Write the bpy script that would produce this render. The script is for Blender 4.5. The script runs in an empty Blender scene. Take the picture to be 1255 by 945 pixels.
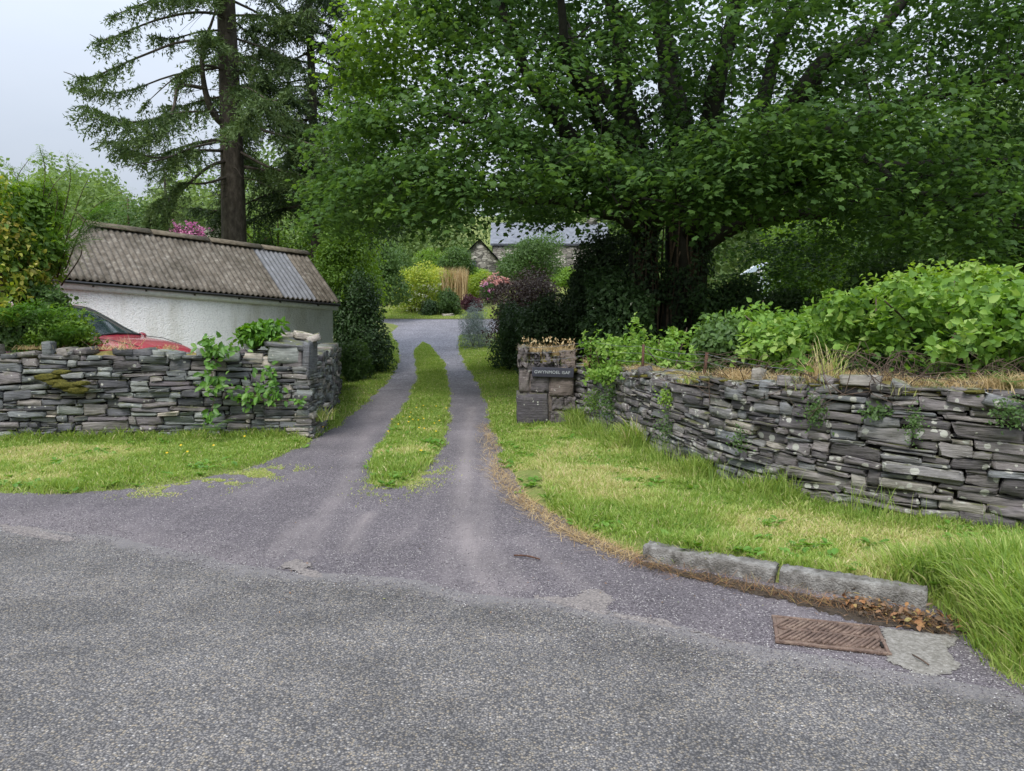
import bpy, math, random
import numpy as np
from mathutils import Vector
R = math.radians
rng = np.random.default_rng(7)
random.seed(7)
scn = bpy.context.scene
COL = scn.collection

# ------------------------------------------------------------------ camera
F, CX, CY, HOR, EYE = 913.0, 627.5, 472.5, 390.0, 1.6
PITCH = math.atan((CY - HOR) / F)
cam = bpy.data.cameras.new('camera')
cam.sensor_width = 36.0
cam.lens = F / 1255.0 * 36.0
cam.clip_start = 0.05
cam.clip_end = 2000
camo = bpy.data.objects.new('camera', cam)
camo.location = (0, 0, EYE)
camo.rotation_euler = (math.pi / 2 - PITCH, 0, 0)
COL.objects.link(camo)
scn.camera = camo

# ------------------------------------------------------------------ world, sun, exposure
SUN_EL, SUN_ROT = R(50), R(205)
w = bpy.data.worlds.new('World')
scn.world = w
w.use_nodes = True
nt = w.node_tree
nt.nodes.clear()
wo = nt.nodes.new('ShaderNodeOutputWorld')
bg = nt.nodes.new('ShaderNodeBackground')
sky = nt.nodes.new('ShaderNodeTexSky')
sky.sky_type = 'NISHITA'
sky.sun_disc = False
sky.sun_elevation = SUN_EL
sky.sun_rotation = SUN_ROT
sky.air_density = 1.2
sky.dust_density = 2.5
mixw = nt.nodes.new('ShaderNodeMix'); mixw.data_type = 'RGBA'
mixw.inputs[0].default_value = 0.86
tcw = nt.nodes.new('ShaderNodeTexCoord')
mpw = nt.nodes.new('ShaderNodeMapping'); mpw.inputs['Scale'].default_value = (1.2, 1.2, 3.0)
nzw = nt.nodes.new('ShaderNodeTexNoise'); nzw.inputs['Scale'].default_value = 1.3; nzw.inputs['Detail'].default_value = 5
rw = nt.nodes.new('ShaderNodeValToRGB')
rw.color_ramp.elements[0].position = 0.3; rw.color_ramp.elements[0].color = (5.9, 6.7, 8.0, 1)
rw.color_ramp.elements[1].position = 0.75; rw.color_ramp.elements[1].color = (7.6, 8.2, 9.2, 1)
nt.links.new(tcw.outputs['Generated'], mpw.inputs[0]); nt.links.new(mpw.outputs[0], nzw.inputs['Vector'])
nt.links.new(nzw.outputs[0], rw.inputs[0])
nt.links.new(sky.outputs[0], mixw.inputs[6]); nt.links.new(rw.outputs[0], mixw.inputs[7])
sxw = nt.nodes.new('ShaderNodeSeparateXYZ'); nt.links.new(tcw.outputs['Generated'], sxw.inputs[0])
mzw = nt.nodes.new('ShaderNodeMapRange'); mzw.inputs[1].default_value = 0; mzw.inputs[2].default_value = 1; mzw.inputs[3].default_value = .31; mzw.inputs[4].default_value = 1.42
nt.links.new(sxw.outputs[2], mzw.inputs[0])
mlw = nt.nodes.new('ShaderNodeMix'); mlw.data_type = 'RGBA'; mlw.blend_type = 'MULTIPLY'; mlw.inputs[0].default_value = 1.0
nt.links.new(mixw.outputs[2], mlw.inputs[6]); nt.links.new(mzw.outputs[0], mlw.inputs[7])
nt.links.new(mlw.outputs[2], bg.inputs[0])
bg.inputs[1].default_value = 0.1
nt.links.new(bg.outputs[0], wo.inputs[0])
sun = bpy.data.lights.new('sun', 'SUN')
sun.energy = 1.5
sun.angle = R(25)
sun.color = (1.0, 0.96, 0.9)
suno = bpy.data.objects.new('sun', sun)
sd_ = Vector((math.sin(SUN_ROT) * math.cos(SUN_EL), math.cos(SUN_ROT) * math.cos(SUN_EL), math.sin(SUN_EL)))
suno.rotation_euler = (-sd_).to_track_quat('-Z', 'Y').to_euler()
suno.location = (0, 0, 30)
COL.objects.link(suno)
scn.view_settings.view_transform = 'Standard'
scn.view_settings.look = 'None'
scn.view_settings.exposure = 1.0
scn.view_settings.gamma = 1.0
scn.view_settings.use_curve_mapping = False
scn.render.engine = 'CYCLES'
cy = scn.cycles
cy.use_denoising = True
cy.max_bounces = 6; cy.diffuse_bounces = 3; cy.glossy_bounces = 2; cy.transmission_bounces = 4; cy.transparent_max_bounces = 6
cy.caustics_reflective = False; cy.caustics_refractive = False

# ------------------------------------------------------------------ maths helpers
def ray(px, py):
    u = (CY - py) / F
    d = np.array([(px - CX) / F, math.cos(PITCH) + math.sin(PITCH) * u, -math.sin(PITCH) + math.cos(PITCH) * u])
    return d / d[1]
def P(px, py, d):
    r = ray(px, py)
    return np.array([r[0] * d, d, EYE + r[2] * d])
def smooth(t):
    t = np.clip(t, 0, 1)
    return t * t * (3 - 2 * t)
_lat = np.random.default_rng(3).random((64, 64, 64)).astype(np.float32)
def vnoise(p, scale=1.0):
    p = np.asarray(p, float)
    if p.shape[-1] == 2:
        p = np.concatenate([p, np.zeros(p.shape[:-1] + (1,))], -1)
    q = p * scale + 100.37
    i = np.floor(q).astype(int); f = q - i; f = f * f * (3 - 2 * f)
    out = 0
    for a in (0, 1):
        for b in (0, 1):
            for c in (0, 1):
                wgt = (f[..., 0] if a else 1 - f[..., 0]) * (f[..., 1] if b else 1 - f[..., 1]) * (f[..., 2] if c else 1 - f[..., 2])
                out = out + wgt * _lat[(i[..., 0] + a) % 64, (i[..., 1] + b) % 64, (i[..., 2] + c) % 64]
    return out
def fbm(p, scale=1.0, o=3):
    s = 0; a = 0.5; t = 0
    for k in range(o):
        s = s + a * vnoise(p, scale * 2 ** k); t += a; a *= .5
    return s / t
def unit(v):
    return v / (np.linalg.norm(v, axis=-1, keepdims=True) + 1e-9)

# terrain height
_HY = np.array([-400, 0, 16, 20, 24, 28, 34, 40, 44, 48, 55, 62, 80, 110, 160, 400])
_HZ = np.array([-4, 0, 0, .04, .17, .37, .85, 1.38, 1.80, 2.4, 3.6, 4.5, 6.5, 10, 17, 55.])
_XLY = np.array([-50, 9.6, 10, 12, 17, 24, 30, 38, 41, 60]); _XLX = np.array([-2.9, -2.9, -3.0, -3.3, -4.3, -4.6, -5.2, -5.6, -30, -40.])
_XRY = np.array([-5, 2.4, 4.4, 5.17, 6.6, 8.2, 10, 12, 18, 30, 38, 41, 60]); _XRX = np.array([30, 11, 6, 3.9, 2.3, 1.8, 1.5, 1.7, 2.0, 2.2, 3.0, 20, 30.])
def h0(y):
    return np.interp(y, _HY, _HZ)
def hgt(x, y):
    x = np.asarray(x, float); y = np.asarray(y, float)
    z = h0(y)
    xl = np.interp(y, _XLY, _XLX); xr = np.interp(y, _XRY, _XRX)
    rl = smooth((xl - x) / .6) * smooth((y - 10.0) / .5)
    rr = smooth((x - xr) / .6) * smooth((y - 2.2) / .6)
    back = 1 - smooth((y - 36) / 8)
    z = z + .32 * (rl + rr) * back
    z = z + smooth((np.abs(x + 1) - 9) / 40) * 5 * smooth((y - 16) / 30)
    return z
def G(px, py):
    r = ray(px, py); d = 2.0
    while d < 200:
        if EYE + r[2] * d <= float(h0(d)): break
        d += .02
    return np.array([r[0] * d, d])

def seg_dist(pts, A, B):
    ab = B - A; t = np.clip(((pts - A) @ ab) / (ab @ ab + 1e-12), 0, 1)
    return np.linalg.norm(pts - (A + t[:, None] * ab), axis=1)
def poly_sd(pts, poly):      # >0 inside
    poly = np.asarray(poly, float)
    d = np.full(len(pts), 1e9); ins = np.zeros(len(pts), bool)
    n = len(poly)
    for i in range(n):
        A = poly[i]; B = poly[(i + 1) % n]
        d = np.minimum(d, seg_dist(pts, A, B))
        c = ((A[1] > pts[:, 1]) != (B[1] > pts[:, 1]))
        with np.errstate(divide='ignore', invalid='ignore'):
            xx = (B[0] - A[0]) * (pts[:, 1] - A[1]) / (B[1] - A[1] + 1e-15) + A[0]
        ins ^= (c & (pts[:, 0] < xx))
    return np.where(ins, d, -d)

def line_d(p, Ln):
    d = np.full(len(p), 1e9)
    for a, b in zip(Ln[:-1], Ln[1:]): d = np.minimum(d, seg_dist(p, a, b))
    return d
# ------------------------------------------------------------------ object helpers
def tag(o, label=None, cat=None, group=None, kind=None):
    if label: o['label'] = label
    if cat: o['category'] = cat
    if group: o['group'] = group
    if kind: o['kind'] = kind
    return o
def empty(name, loc, label, cat, group=None):
    o = bpy.data.objects.new(name, None)
    o.empty_display_size = .2
    o.location = [float(c) for c in loc]
    COL.objects.link(o)
    return tag(o, label, cat, group)
def mk(name, V, Fc, mat, parent=None, tint=None, smooth_=False):
    """V (n,3) world coordinates; Fc: (m,k) array or list of index lists."""
    V = np.asarray(V, np.float32)
    if parent is not None:
        off = np.zeros(3); p = parent
        while p is not None:
            off += np.array(p.location); p = p.parent
        V = V - off.astype(np.float32)
    me = bpy.data.meshes.new(name)
    if isinstance(Fc, np.ndarray):
        m, k = Fc.shape
        ls = np.arange(m, dtype=np.int32) * k; vi = Fc.ravel().astype(np.int32)
    else:
        lens = np.array([len(f) for f in Fc], np.int32); m = len(lens)
        ls = np.concatenate([[0], np.cumsum(lens)[:-1]]).astype(np.int32)
        vi = np.concatenate([np.asarray(f, np.int32) for f in Fc])
    me.vertices.add(len(V)); me.vertices.foreach_set('co', V.ravel())
    me.loops.add(len(vi)); me.loops.foreach_set('vertex_index', vi)
    me.polygons.add(m); me.polygons.foreach_set('loop_start', ls)
    if smooth_: me.polygons.foreach_set('use_smooth', np.ones(m, bool))
    if tint is not None:
        a = me.attributes.new('tint', 'FLOAT', 'FACE')
        a.data.foreach_set('value', np.asarray(tint, np.float32))
    me.update(calc_edges=True)
    if not isinstance(Fc, np.ndarray) or tint is None: me.validate()
    if mat is not None:
        me.materials.append(mat)
    o = bpy.data.objects.new(name, me)
    COL.objects.link(o)
    if parent is not None: o.parent = parent
    return o
class MB:
    def __init__(s): s.v = []; s.f = []; s.t = []; s.n = 0
    def add(s, V, Fc, t=0.5):
        V = np.asarray(V, float); s.v.append(V)
        for f in Fc: s.f.append([int(i) + s.n for i in f]); s.t.append(t)
        s.n += len(V)
    def box(s, c, h, ax=None, t=.5, bev=0.0):
        """c centre, h half sizes, ax 3x3 rows = axes"""
        ax = np.eye(3) if ax is None else np.asarray(ax, float)
        h = np.asarray(h, float)
        if bev <= 0:
            L = np.array([[x, y, z] for x in (-1, 1) for y in (-1, 1) for z in (-1, 1)]) * h
            s.add(np.asarray(c) + L @ ax, [(0, 1, 3, 2), (4, 6, 7, 5), (0, 4, 5, 1), (2, 3, 7, 6), (0, 2, 6, 4), (1, 5, 7, 3)], t)
        else:
            V, Q = box_grid(3, 3, 3, 1 - bev / h)
            s.add(np.asarray(c) + (V * h) @ ax, Q, t)
    def tube(s, pts, rad, n=8, t=.5, cap=True):
        V, Q = tube(pts, rad, n, cap); s.add(V, Q, t)
    def build(s, name, mat, parent=None, smooth_=False):
        return mk(name, np.concatenate(s.v), s.f, mat, parent, np.array(s.t), smooth_)
def box_grid(nx, ny, nz, inner):
    """surface grid of a cube [-1,1]^3 with chamfered edges; coords per axis -1,-inner..inner,1"""
    inner = np.broadcast_to(np.asarray(inner, float), (3,))
    def cs(n, r):
        return np.concatenate([[-1], np.linspace(-r, r, max(2, n - 1)), [1]]) if n > 1 else np.array([-1, 1.])
    c = [cs(nx, inner[0]), cs(ny, inner[1]), cs(nz, inner[2])]
    idx = {}; V = []; Q = []
    def vid(i, j, k):
        if (i, j, k) not in idx:
            idx[(i, j, k)] = len(V)
            p = [c[0][i], c[1][j], c[2][k]]
            ext = [i in (0, len(c[0]) - 1), j in (0, len(c[1]) - 1), k in (0, len(c[2]) - 1)]
            if sum(ext) >= 2:
                for a in range(3):
                    if ext[a]: p[a] *= (1 + inner[a]) / 2
            V.append(p)
        return idx[(i, j, k)]
    nI, nJ, nK = len(c[0]) - 1, len(c[1]) - 1, len(c[2]) - 1
    for i in range(nI):
        for j in range(nJ):
            Q.append((vid(i, j, 0), vid(i, j + 1, 0), vid(i + 1, j + 1, 0), vid(i + 1, j, 0)))
            Q.append((vid(i, j, nK), vid(i + 1, j, nK), vid(i + 1, j + 1, nK), vid(i, j + 1, nK)))
    for i in range(nI):
        for k in range(nK):
            Q.append((vid(i, 0, k), vid(i + 1, 0, k), vid(i + 1, 0, k + 1), vid(i, 0, k + 1)))
            Q.append((vid(i, nJ, k), vid(i, nJ, k + 1), vid(i + 1, nJ, k + 1), vid(i + 1, nJ, k)))
    for j in range(nJ):
        for k in range(nK):
            Q.append((vid(0, j, k), vid(0, j, k + 1), vid(0, j + 1, k + 1), vid(0, j + 1, k)))
            Q.append((vid(nI, j, k), vid(nI, j + 1, k), vid(nI, j + 1, k + 1), vid(nI, j, k + 1)))
    return np.array(V), np.array(Q)
def tube(pts, rad, n=8, cap=True):
    pts = np.asarray(pts, float); m = len(pts)
    rad = np.broadcast_to(np.asarray(rad, float), (m,))
    T = unit(np.gradient(pts, axis=0))
    ref = np.array([0, 0, 1.]) if abs(T[:, 2]).mean() < .8 else np.array([1., 0, 0])
    U = unit(np.cross(T, ref)); W = np.cross(T, U)
    a = np.arange(n) * 2 * math.pi / n
    V = pts[:, None, :] + rad[:, None, None] * (np.cos(a)[None, :, None] * U[:, None, :] + np.sin(a)[None, :, None] * W[:, None, :])
    Q = []
    for i in range(m - 1):
        for k in range(n):
            k2 = (k + 1) % n
            Q.append((i * n + k, i * n + k2, (i + 1) * n + k2, (i + 1) * n + k))
    if cap:
        Q.append(tuple(range(n - 1, -1, -1))); Q.append(tuple((m - 1) * n + k for k in range(n)))
    return V.reshape(-1, 3), Q
def cr(pts, sub=5):
    """catmull-rom through pts (any dims)"""
    p = np.asarray(pts, float); p = np.vstack([2 * p[0] - p[1], p, 2 * p[-1] - p[-2]])
    out = []
    for i in range(1, len(p) - 2):
        for k in range(sub):
            t = k / sub
            out.append(.5 * ((2 * p[i]) + (-p[i - 1] + p[i + 1]) * t + (2 * p[i - 1] - 5 * p[i] + 4 * p[i + 1] - p[i + 2]) * t * t + (-p[i - 1] + 3 * p[i] - 3 * p[i + 1] + p[i + 2]) * t ** 3))
    out.append(p[-2]); return np.array(out)

# ------------------------------------------------------------------ leaf templates: x along, y across, z normal
T_LEAF = (np.array([[0, 0, 0], [.3, .26, .07], [.68, .23, .05], [1, 0, -.1], [.68, -.23, .05], [.3, -.26, .07]]), np.array([[0, 3, 2, 1], [0, 5, 4, 3]]))
T_ROUND = (np.array([[0, 0, 0], [.22, .34, .12], [.6, .3, .06], [1.05, 0, -.16], [.6, -.3, .06], [.22, -.34, .12]]), np.array([[0, 3, 2, 1], [0, 5, 4, 3]]))
T_DIAM = (np.array([[0, 0, 0], [.45, .3, .05], [1, 0, -.05], [.45, -.3, .05]]), np.array([[0, 3, 2, 1]]))
T_NARROW = (np.array([[0, 0, 0], [.4, .13, .03], [1, 0, -.08], [.4, -.13, .03]]), np.array([[0, 3, 2, 1]]))
_mo = []
for a, r in ((-150, .34), (-118, .62), (-82, .52), (-50, .86), (-24, .66), (0, 1.0), (24, .66), (50, .86), (82, .52), (118, .62), (150, .34)):
    _mo.append([.3 + .72 * r * math.cos(R(a)), .72 * r * math.sin(R(a)), -.16 * r])
T_MAPLE = (np.array([[.28, 0, .04]] + _mo), np.array([[0, i, i % 11 + 1] for i in range(1, 12)]))
def scatter(Pt, Nn, D, S, T):
    TV, TF = T
    n = len(Pt); k = len(TV)
    Nn = unit(Nn); D = unit(D - (D * Nn).sum(1, keepdims=True) * Nn)
    W = np.cross(Nn, D)
    S = np.broadcast_to(np.asarray(S, float), (n,))
    V = Pt[:, None, :] + S[:, None, None] * (TV[None, :, 0:1] * D[:, None, :] + TV[None, :, 1:2] * W[:, None, :] + TV[None, :, 2:3] * Nn[:, None, :])
    Fc = (TF[None] + (np.arange(n) * k)[:, None, None]).reshape(-1, TF.shape[1])
    return V.reshape(-1, 3), Fc, len(TF)
def leaves(name, Pt, Nn, D, S, T, tint, mat, parent=None):
    V, Fc, q = scatter(Pt, Nn, D, S, T)
    return mk(name, V, Fc, mat, parent, np.repeat(np.asarray(tint, float), q))
def rdir(n, up=0.0):
    v = rng.normal(size=(n, 3)); v[:, 2] += up
    return unit(v)

# ------------------------------------------------------------------ materials
def newmat(name):
    m = bpy.data.materials.new(name); m.use_nodes = True
    n = m.node_tree; n.nodes.clear()
    return m, n
def nd(n, t, **kw):
    x = n.nodes.new(t)
    for k, v in kw.items():
        if k.startswith('i_'):
            key = k[2:]; x.inputs[int(key) if key.isdigit() else key.replace('_', ' ')].default_value = v
        else: setattr(x, k, v)
    return x
def ramp(n, stops, inp=None, interp='LINEAR'):
    r = n.nodes.new('ShaderNodeValToRGB'); c = r.color_ramp; c.interpolation = interp
    c.elements[0].position = stops[0][0]; c.elements[0].color = (*stops[0][1], 1) if len(stops[0][1]) == 3 else stops[0][1]
    c.elements[1].position = stops[-1][0]; c.elements[1].color = (*stops[-1][1], 1)
    for p, col in stops[1:-1]:
        e = c.elements.new(p); e.color = (*col, 1)
    if inp is not None: n.links.new(inp, r.inputs[0])
    return r
def mixc(n, fac, a, b, mode='MIX'):
    m = n.nodes.new('ShaderNodeMix'); m.data_type = 'RGBA'; m.blend_type = mode
    for s, v in ((0, fac), (6, a), (7, b)):
        if hasattr(v, 'is_linked'): n.links.new(v, m.inputs[s])
        elif s == 0: m.inputs[0].default_value = v
        else: m.inputs[s].default_value = (*v, 1)
    return m.outputs[2]
def g3(v): return (v, v, v)
def leafmat(name, cols, rough=.5, transl=.35, spec=.35):
    m, n = newmat(name)
    at = nd(n, 'ShaderNodeAttribute', attribute_name='tint')
    k = len(cols)
    r = ramp(n, [(i / (k - 1), c) for i, c in enumerate(cols)], at.outputs['Fac'])
    pr = nd(n, 'ShaderNodeBsdfPrincipled', i_Roughness=rough); pr.inputs['Specular IOR Level'].default_value = spec
    n.links.new(r.outputs[0], pr.inputs['Base Color'])
    out = nd(n, 'ShaderNodeOutputMaterial')
    if transl > 0:
        tr = nd(n, 'ShaderNodeBsdfTranslucent')
        hs = nd(n, 'ShaderNodeHueSaturation', i_Hue=.485, i_Saturation=1.15, i_Value=1.5)
        n.links.new(r.outputs[0], hs.inputs['Color']); n.links.new(hs.outputs[0], tr.inputs[0])
        mx = nd(n, 'ShaderNodeMixShader', i_0=transl)
        n.links.new(pr.outputs[0], mx.inputs[1]); n.links.new(tr.outputs[0], mx.inputs[2]); n.links.new(mx.outputs[0], out.inputs[0])
    else:
        n.links.new(pr.outputs[0], out.inputs[0])
    return m
def noise_mat(name, stops, scale=8, rough=.85, bump=.3, bscale=None, stretch=(1, 1, 1), detail=6, spec=.3, metallic=0):
    m, n = newmat(name)
    tc = nd(n, 'ShaderNodeNewGeometry')
    mp = nd(n, 'ShaderNodeMapping'); mp.inputs['Scale'].default_value = stretch
    n.links.new(tc.outputs['Position'], mp.inputs[0])
    nz = nd(n, 'ShaderNodeTexNoise', i_Scale=scale, i_Detail=detail, i_Roughness=.6)
    n.links.new(mp.outputs[0], nz.inputs['Vector'])
    r = ramp(n, stops, nz.outputs[0])
    pr = nd(n, 'ShaderNodeBsdfPrincipled', i_Roughness=rough, i_Metallic=metallic); pr.inputs['Specular IOR Level'].default_value = spec
    n.links.new(r.outputs[0], pr.inputs['Base Color'])
    if bump:
        nb = nd(n, 'ShaderNodeTexNoise', i_Scale=bscale or scale * 4, i_Detail=6)
        n.links.new(mp.outputs[0], nb.inputs['Vector'])
        bp = nd(n, 'ShaderNodeBump', i_Strength=bump, i_Distance=.02)
        n.links.new(nb.outputs[0], bp.inputs['Height']); n.links.new(bp.outputs[0], pr.inputs['Normal'])
    out = nd(n, 'ShaderNodeOutputMaterial'); n.links.new(pr.outputs[0], out.inputs[0])
    return m
def flat(name, col, rough=.5, spec=.5, metallic=0, coat=0):
    m, n = newmat(name)
    pr = nd(n, 'ShaderNodeBsdfPrincipled', i_Roughness=rough, i_Metallic=metallic)
    pr.inputs['Specular IOR Level'].default_value = spec
    pr.inputs['Coat Weight'].default_value = coat; pr.inputs['Coat Roughness'].default_value = .05
    tc = nd(n, 'ShaderNodeNewGeometry'); nz = nd(n, 'ShaderNodeTexNoise', i_Scale=14, i_Detail=5)
    n.links.new(tc.outputs['Position'], nz.inputs['Vector'])
    r = ramp(n, [(.3, tuple(c * .86 for c in col)), (.7, tuple(min(1, c * 1.08) for c in col))], nz.outputs[0])
    n.links.new(r.outputs[0], pr.inputs['Base Color'])
    out = nd(n, 'ShaderNodeOutputMaterial'); n.links.new(pr.outputs[0], out.inputs[0])
    return m

M = {}
M['maple'] = leafmat('maple_leaf', [(.038, .08, .026), (.065, .13, .035), (.105, .19, .042), (.18, .30, .045)], .55, .45, .2)
M['spruce'] = leafmat('spruce_needles', [(.026, .046, .022), (.055, .095, .034), (.095, .15, .048), (.15, .20, .065)], .6, .25)
M['wood_far'] = leafmat('woodland_leaf', [(.08, .13, .04), (.13, .20, .06), (.19, .28, .085), (.28, .37, .12)], .6, .4)
M['light'] = leafmat('light_leaf', [(.07, .14, .025), (.14, .25, .04), (.22, .36, .06), (.30, .42, .08)], .5, .4)
M['bramble'] = leafmat('bramble_leaf', [(.06, .125, .027), (.125, .24, .045), (.21, .36, .068), (.33, .45, .13)], .6, .4, .25)
M['dark'] = leafmat('dark_leaf', [(.018, .035, .016), (.032, .062, .023), (.05, .10, .03)], .5, .2, .3)
M['mid'] = leafmat('mid_leaf', [(.03, .065, .02), (.06, .115, .03), (.10, .18, .045)], .5, .35)
M['purple'] = leafmat('purple_leaf', [(.026, .02, .016), (.046, .03, .025), (.07, .05, .035)], .5, .2)
M['burgundy'] = leafmat('burgundy_leaf', [(.04, .015, .018), (.085, .028, .034), (.13, .055, .055)], .5, .3)
M['silver'] = leafmat('silver_leaf', [(.09, .12, .11), (.16, .2, .19), (.25, .3, .28)], .6, .2)
M['gold'] = leafmat('gold_leaf', [(.12, .2, .03), (.24, .34, .05), (.42, .46, .08), (.55, .5, .16)], .5, .4)
M['yellowvar'] = leafmat('variegated_leaf', [(.05, .12, .02), (.16, .26, .04), (.45, .45, .08), (.62, .56, .2)], .5, .4)
M['fern'] = leafmat('fern_leaf', [(.04, .11, .02), (.07, .17, .03), (.12, .25, .04)], .5, .35)
M['vine'] = leafmat('vine_leaf', [(.05, .13, .02), (.10, .23, .03), (.18, .33, .06)], .4, .35)
M['grass'] = leafmat('grass_blade', [(.09, .17, .032), (.19, .30, .055), (.31, .41, .10), (.49, .49, .20), (.66, .56, .34)], .6, .4, .25)
M['straw'] = leafmat('dry_grass', [(.3, .2, .09), (.48, .36, .18), (.6, .5, .3)], .7, .25)
M['pink'] = leafmat('pink_petal', [(.5, .12, .3), (.65, .25, .45), (.75, .4, .55)], .6, .3)
M['salmon'] = leafmat('salmon_petal', [(.45, .2, .17), (.6, .36, .31)], .6, .3)
M['white_petal'] = leafmat('white_petal', [(.55, .58, .42), (.75, .75, .65)], .6, .3)
M['yellow_petal'] = leafmat('yellow_petal', [(.75, .5, .02), (.85, .65, .04)], .5, .3)
M['litter'] = leafmat('fallen_leaf', [(.05, .036, .025), (.10, .07, .045), (.17, .11, .065), (.32, .15, .06), (.22, .28, .09)], .7, .1)
M['moss'] = noise_mat('moss', [(.3, (.05, .055, .012)), (.55, (.13, .12, .022)), (.75, (.26, .21, .04))], 55, .95, 1.0, 160)
M['bark_maple'] = noise_mat('maple_bark', [(.3, (.012, .011, .009)), (.6, (.028, .027, .02)), (.8, (.05, .052, .035))], 7, .9, .9, 22, (1, 1, .35))
M['bark_spruce'] = noise_mat('spruce_bark', [(.3, (.035, .028, .023)), (.55, (.075, .062, .05)), (.8, (.15, .13, .11))], 9, .9, 1.0, 26, (1, 1, .5))
M['twig'] = noise_mat('twig', [(.3, (.05, .035, .025)), (.7, (.14, .10, .075))], 20, .9, 0)
M['soil'] = noise_mat('soil', [(.3, (.035, .028, .018)), (.6, (.07, .055, .03)), (.8, (.12, .1, .05))], 6, .95, .6)
M['rust'] = noise_mat('rusty_steel', [(.3, (.05, .028, .02)), (.6, (.12, .06, .04)), (.8, (.18, .1, .06))], 40, .85, .3)
M['wire'] = flat('wire', (.25, .25, .26), .5, .5, .6)
M['whitepaint'] = flat('white_paint', (.72, .74, .76), .5)
M['black'] = flat('black_plastic', (.02, .02, .022), .4)
M['rubber'] = flat('rubber', (.02, .02, .02), .8)
M['metal'] = flat('alloy', (.55, .56, .58), .3, .5, .9)
M['red'] = flat('red_paint', (.42, .03, .05), .35, .5, 0, .8)
M['slateroof'] = noise_mat('slate_roof', [(.3, (.13, .14, .17)), (.7, (.23, .25, .29))], 3, .6, .2)

def ground_grass_mat():
    m, n = newmat('verge_ground')
    g = nd(n, 'ShaderNodeNewGeometry')
    a = nd(n, 'ShaderNodeTexNoise', i_Scale=1.6, i_Detail=6, i_Roughness=.65); n.links.new(g.outputs['Position'], a.inputs['Vector'])
    b = nd(n, 'ShaderNodeTexNoise', i_Scale=45, i_Detail=4); n.links.new(g.outputs['Position'], b.inputs['Vector'])
    r1 = ramp(n, [(.35, (.10, .15, .03)), (.55, (.17, .22, .05)), (.7, (.30, .27, .12))], a.outputs[0])
    r2 = ramp(n, [(.3, (.09, .075, .04)), (.7, (.24, .27, .09))], b.outputs[0])
    c = mixc(n, .5, r1.outputs[0], r2.outputs[0])
    pr = nd(n, 'ShaderNodeBsdfPrincipled', i_Roughness=.95); n.links.new(c, pr.inputs['Base Color']); pr.inputs['Specular IOR Level'].default_value = .1
    bp = nd(n, 'ShaderNodeBump', i_Strength=.6, i_Distance=.02); n.links.new(b.outputs[0], bp.inputs['Height']); n.links.new(bp.outputs[0], pr.inputs['Normal'])
    o = nd(n, 'ShaderNodeOutputMaterial'); n.links.new(pr.outputs[0], o.inputs[0]); return m
M['ground'] = ground_grass_mat()

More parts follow.
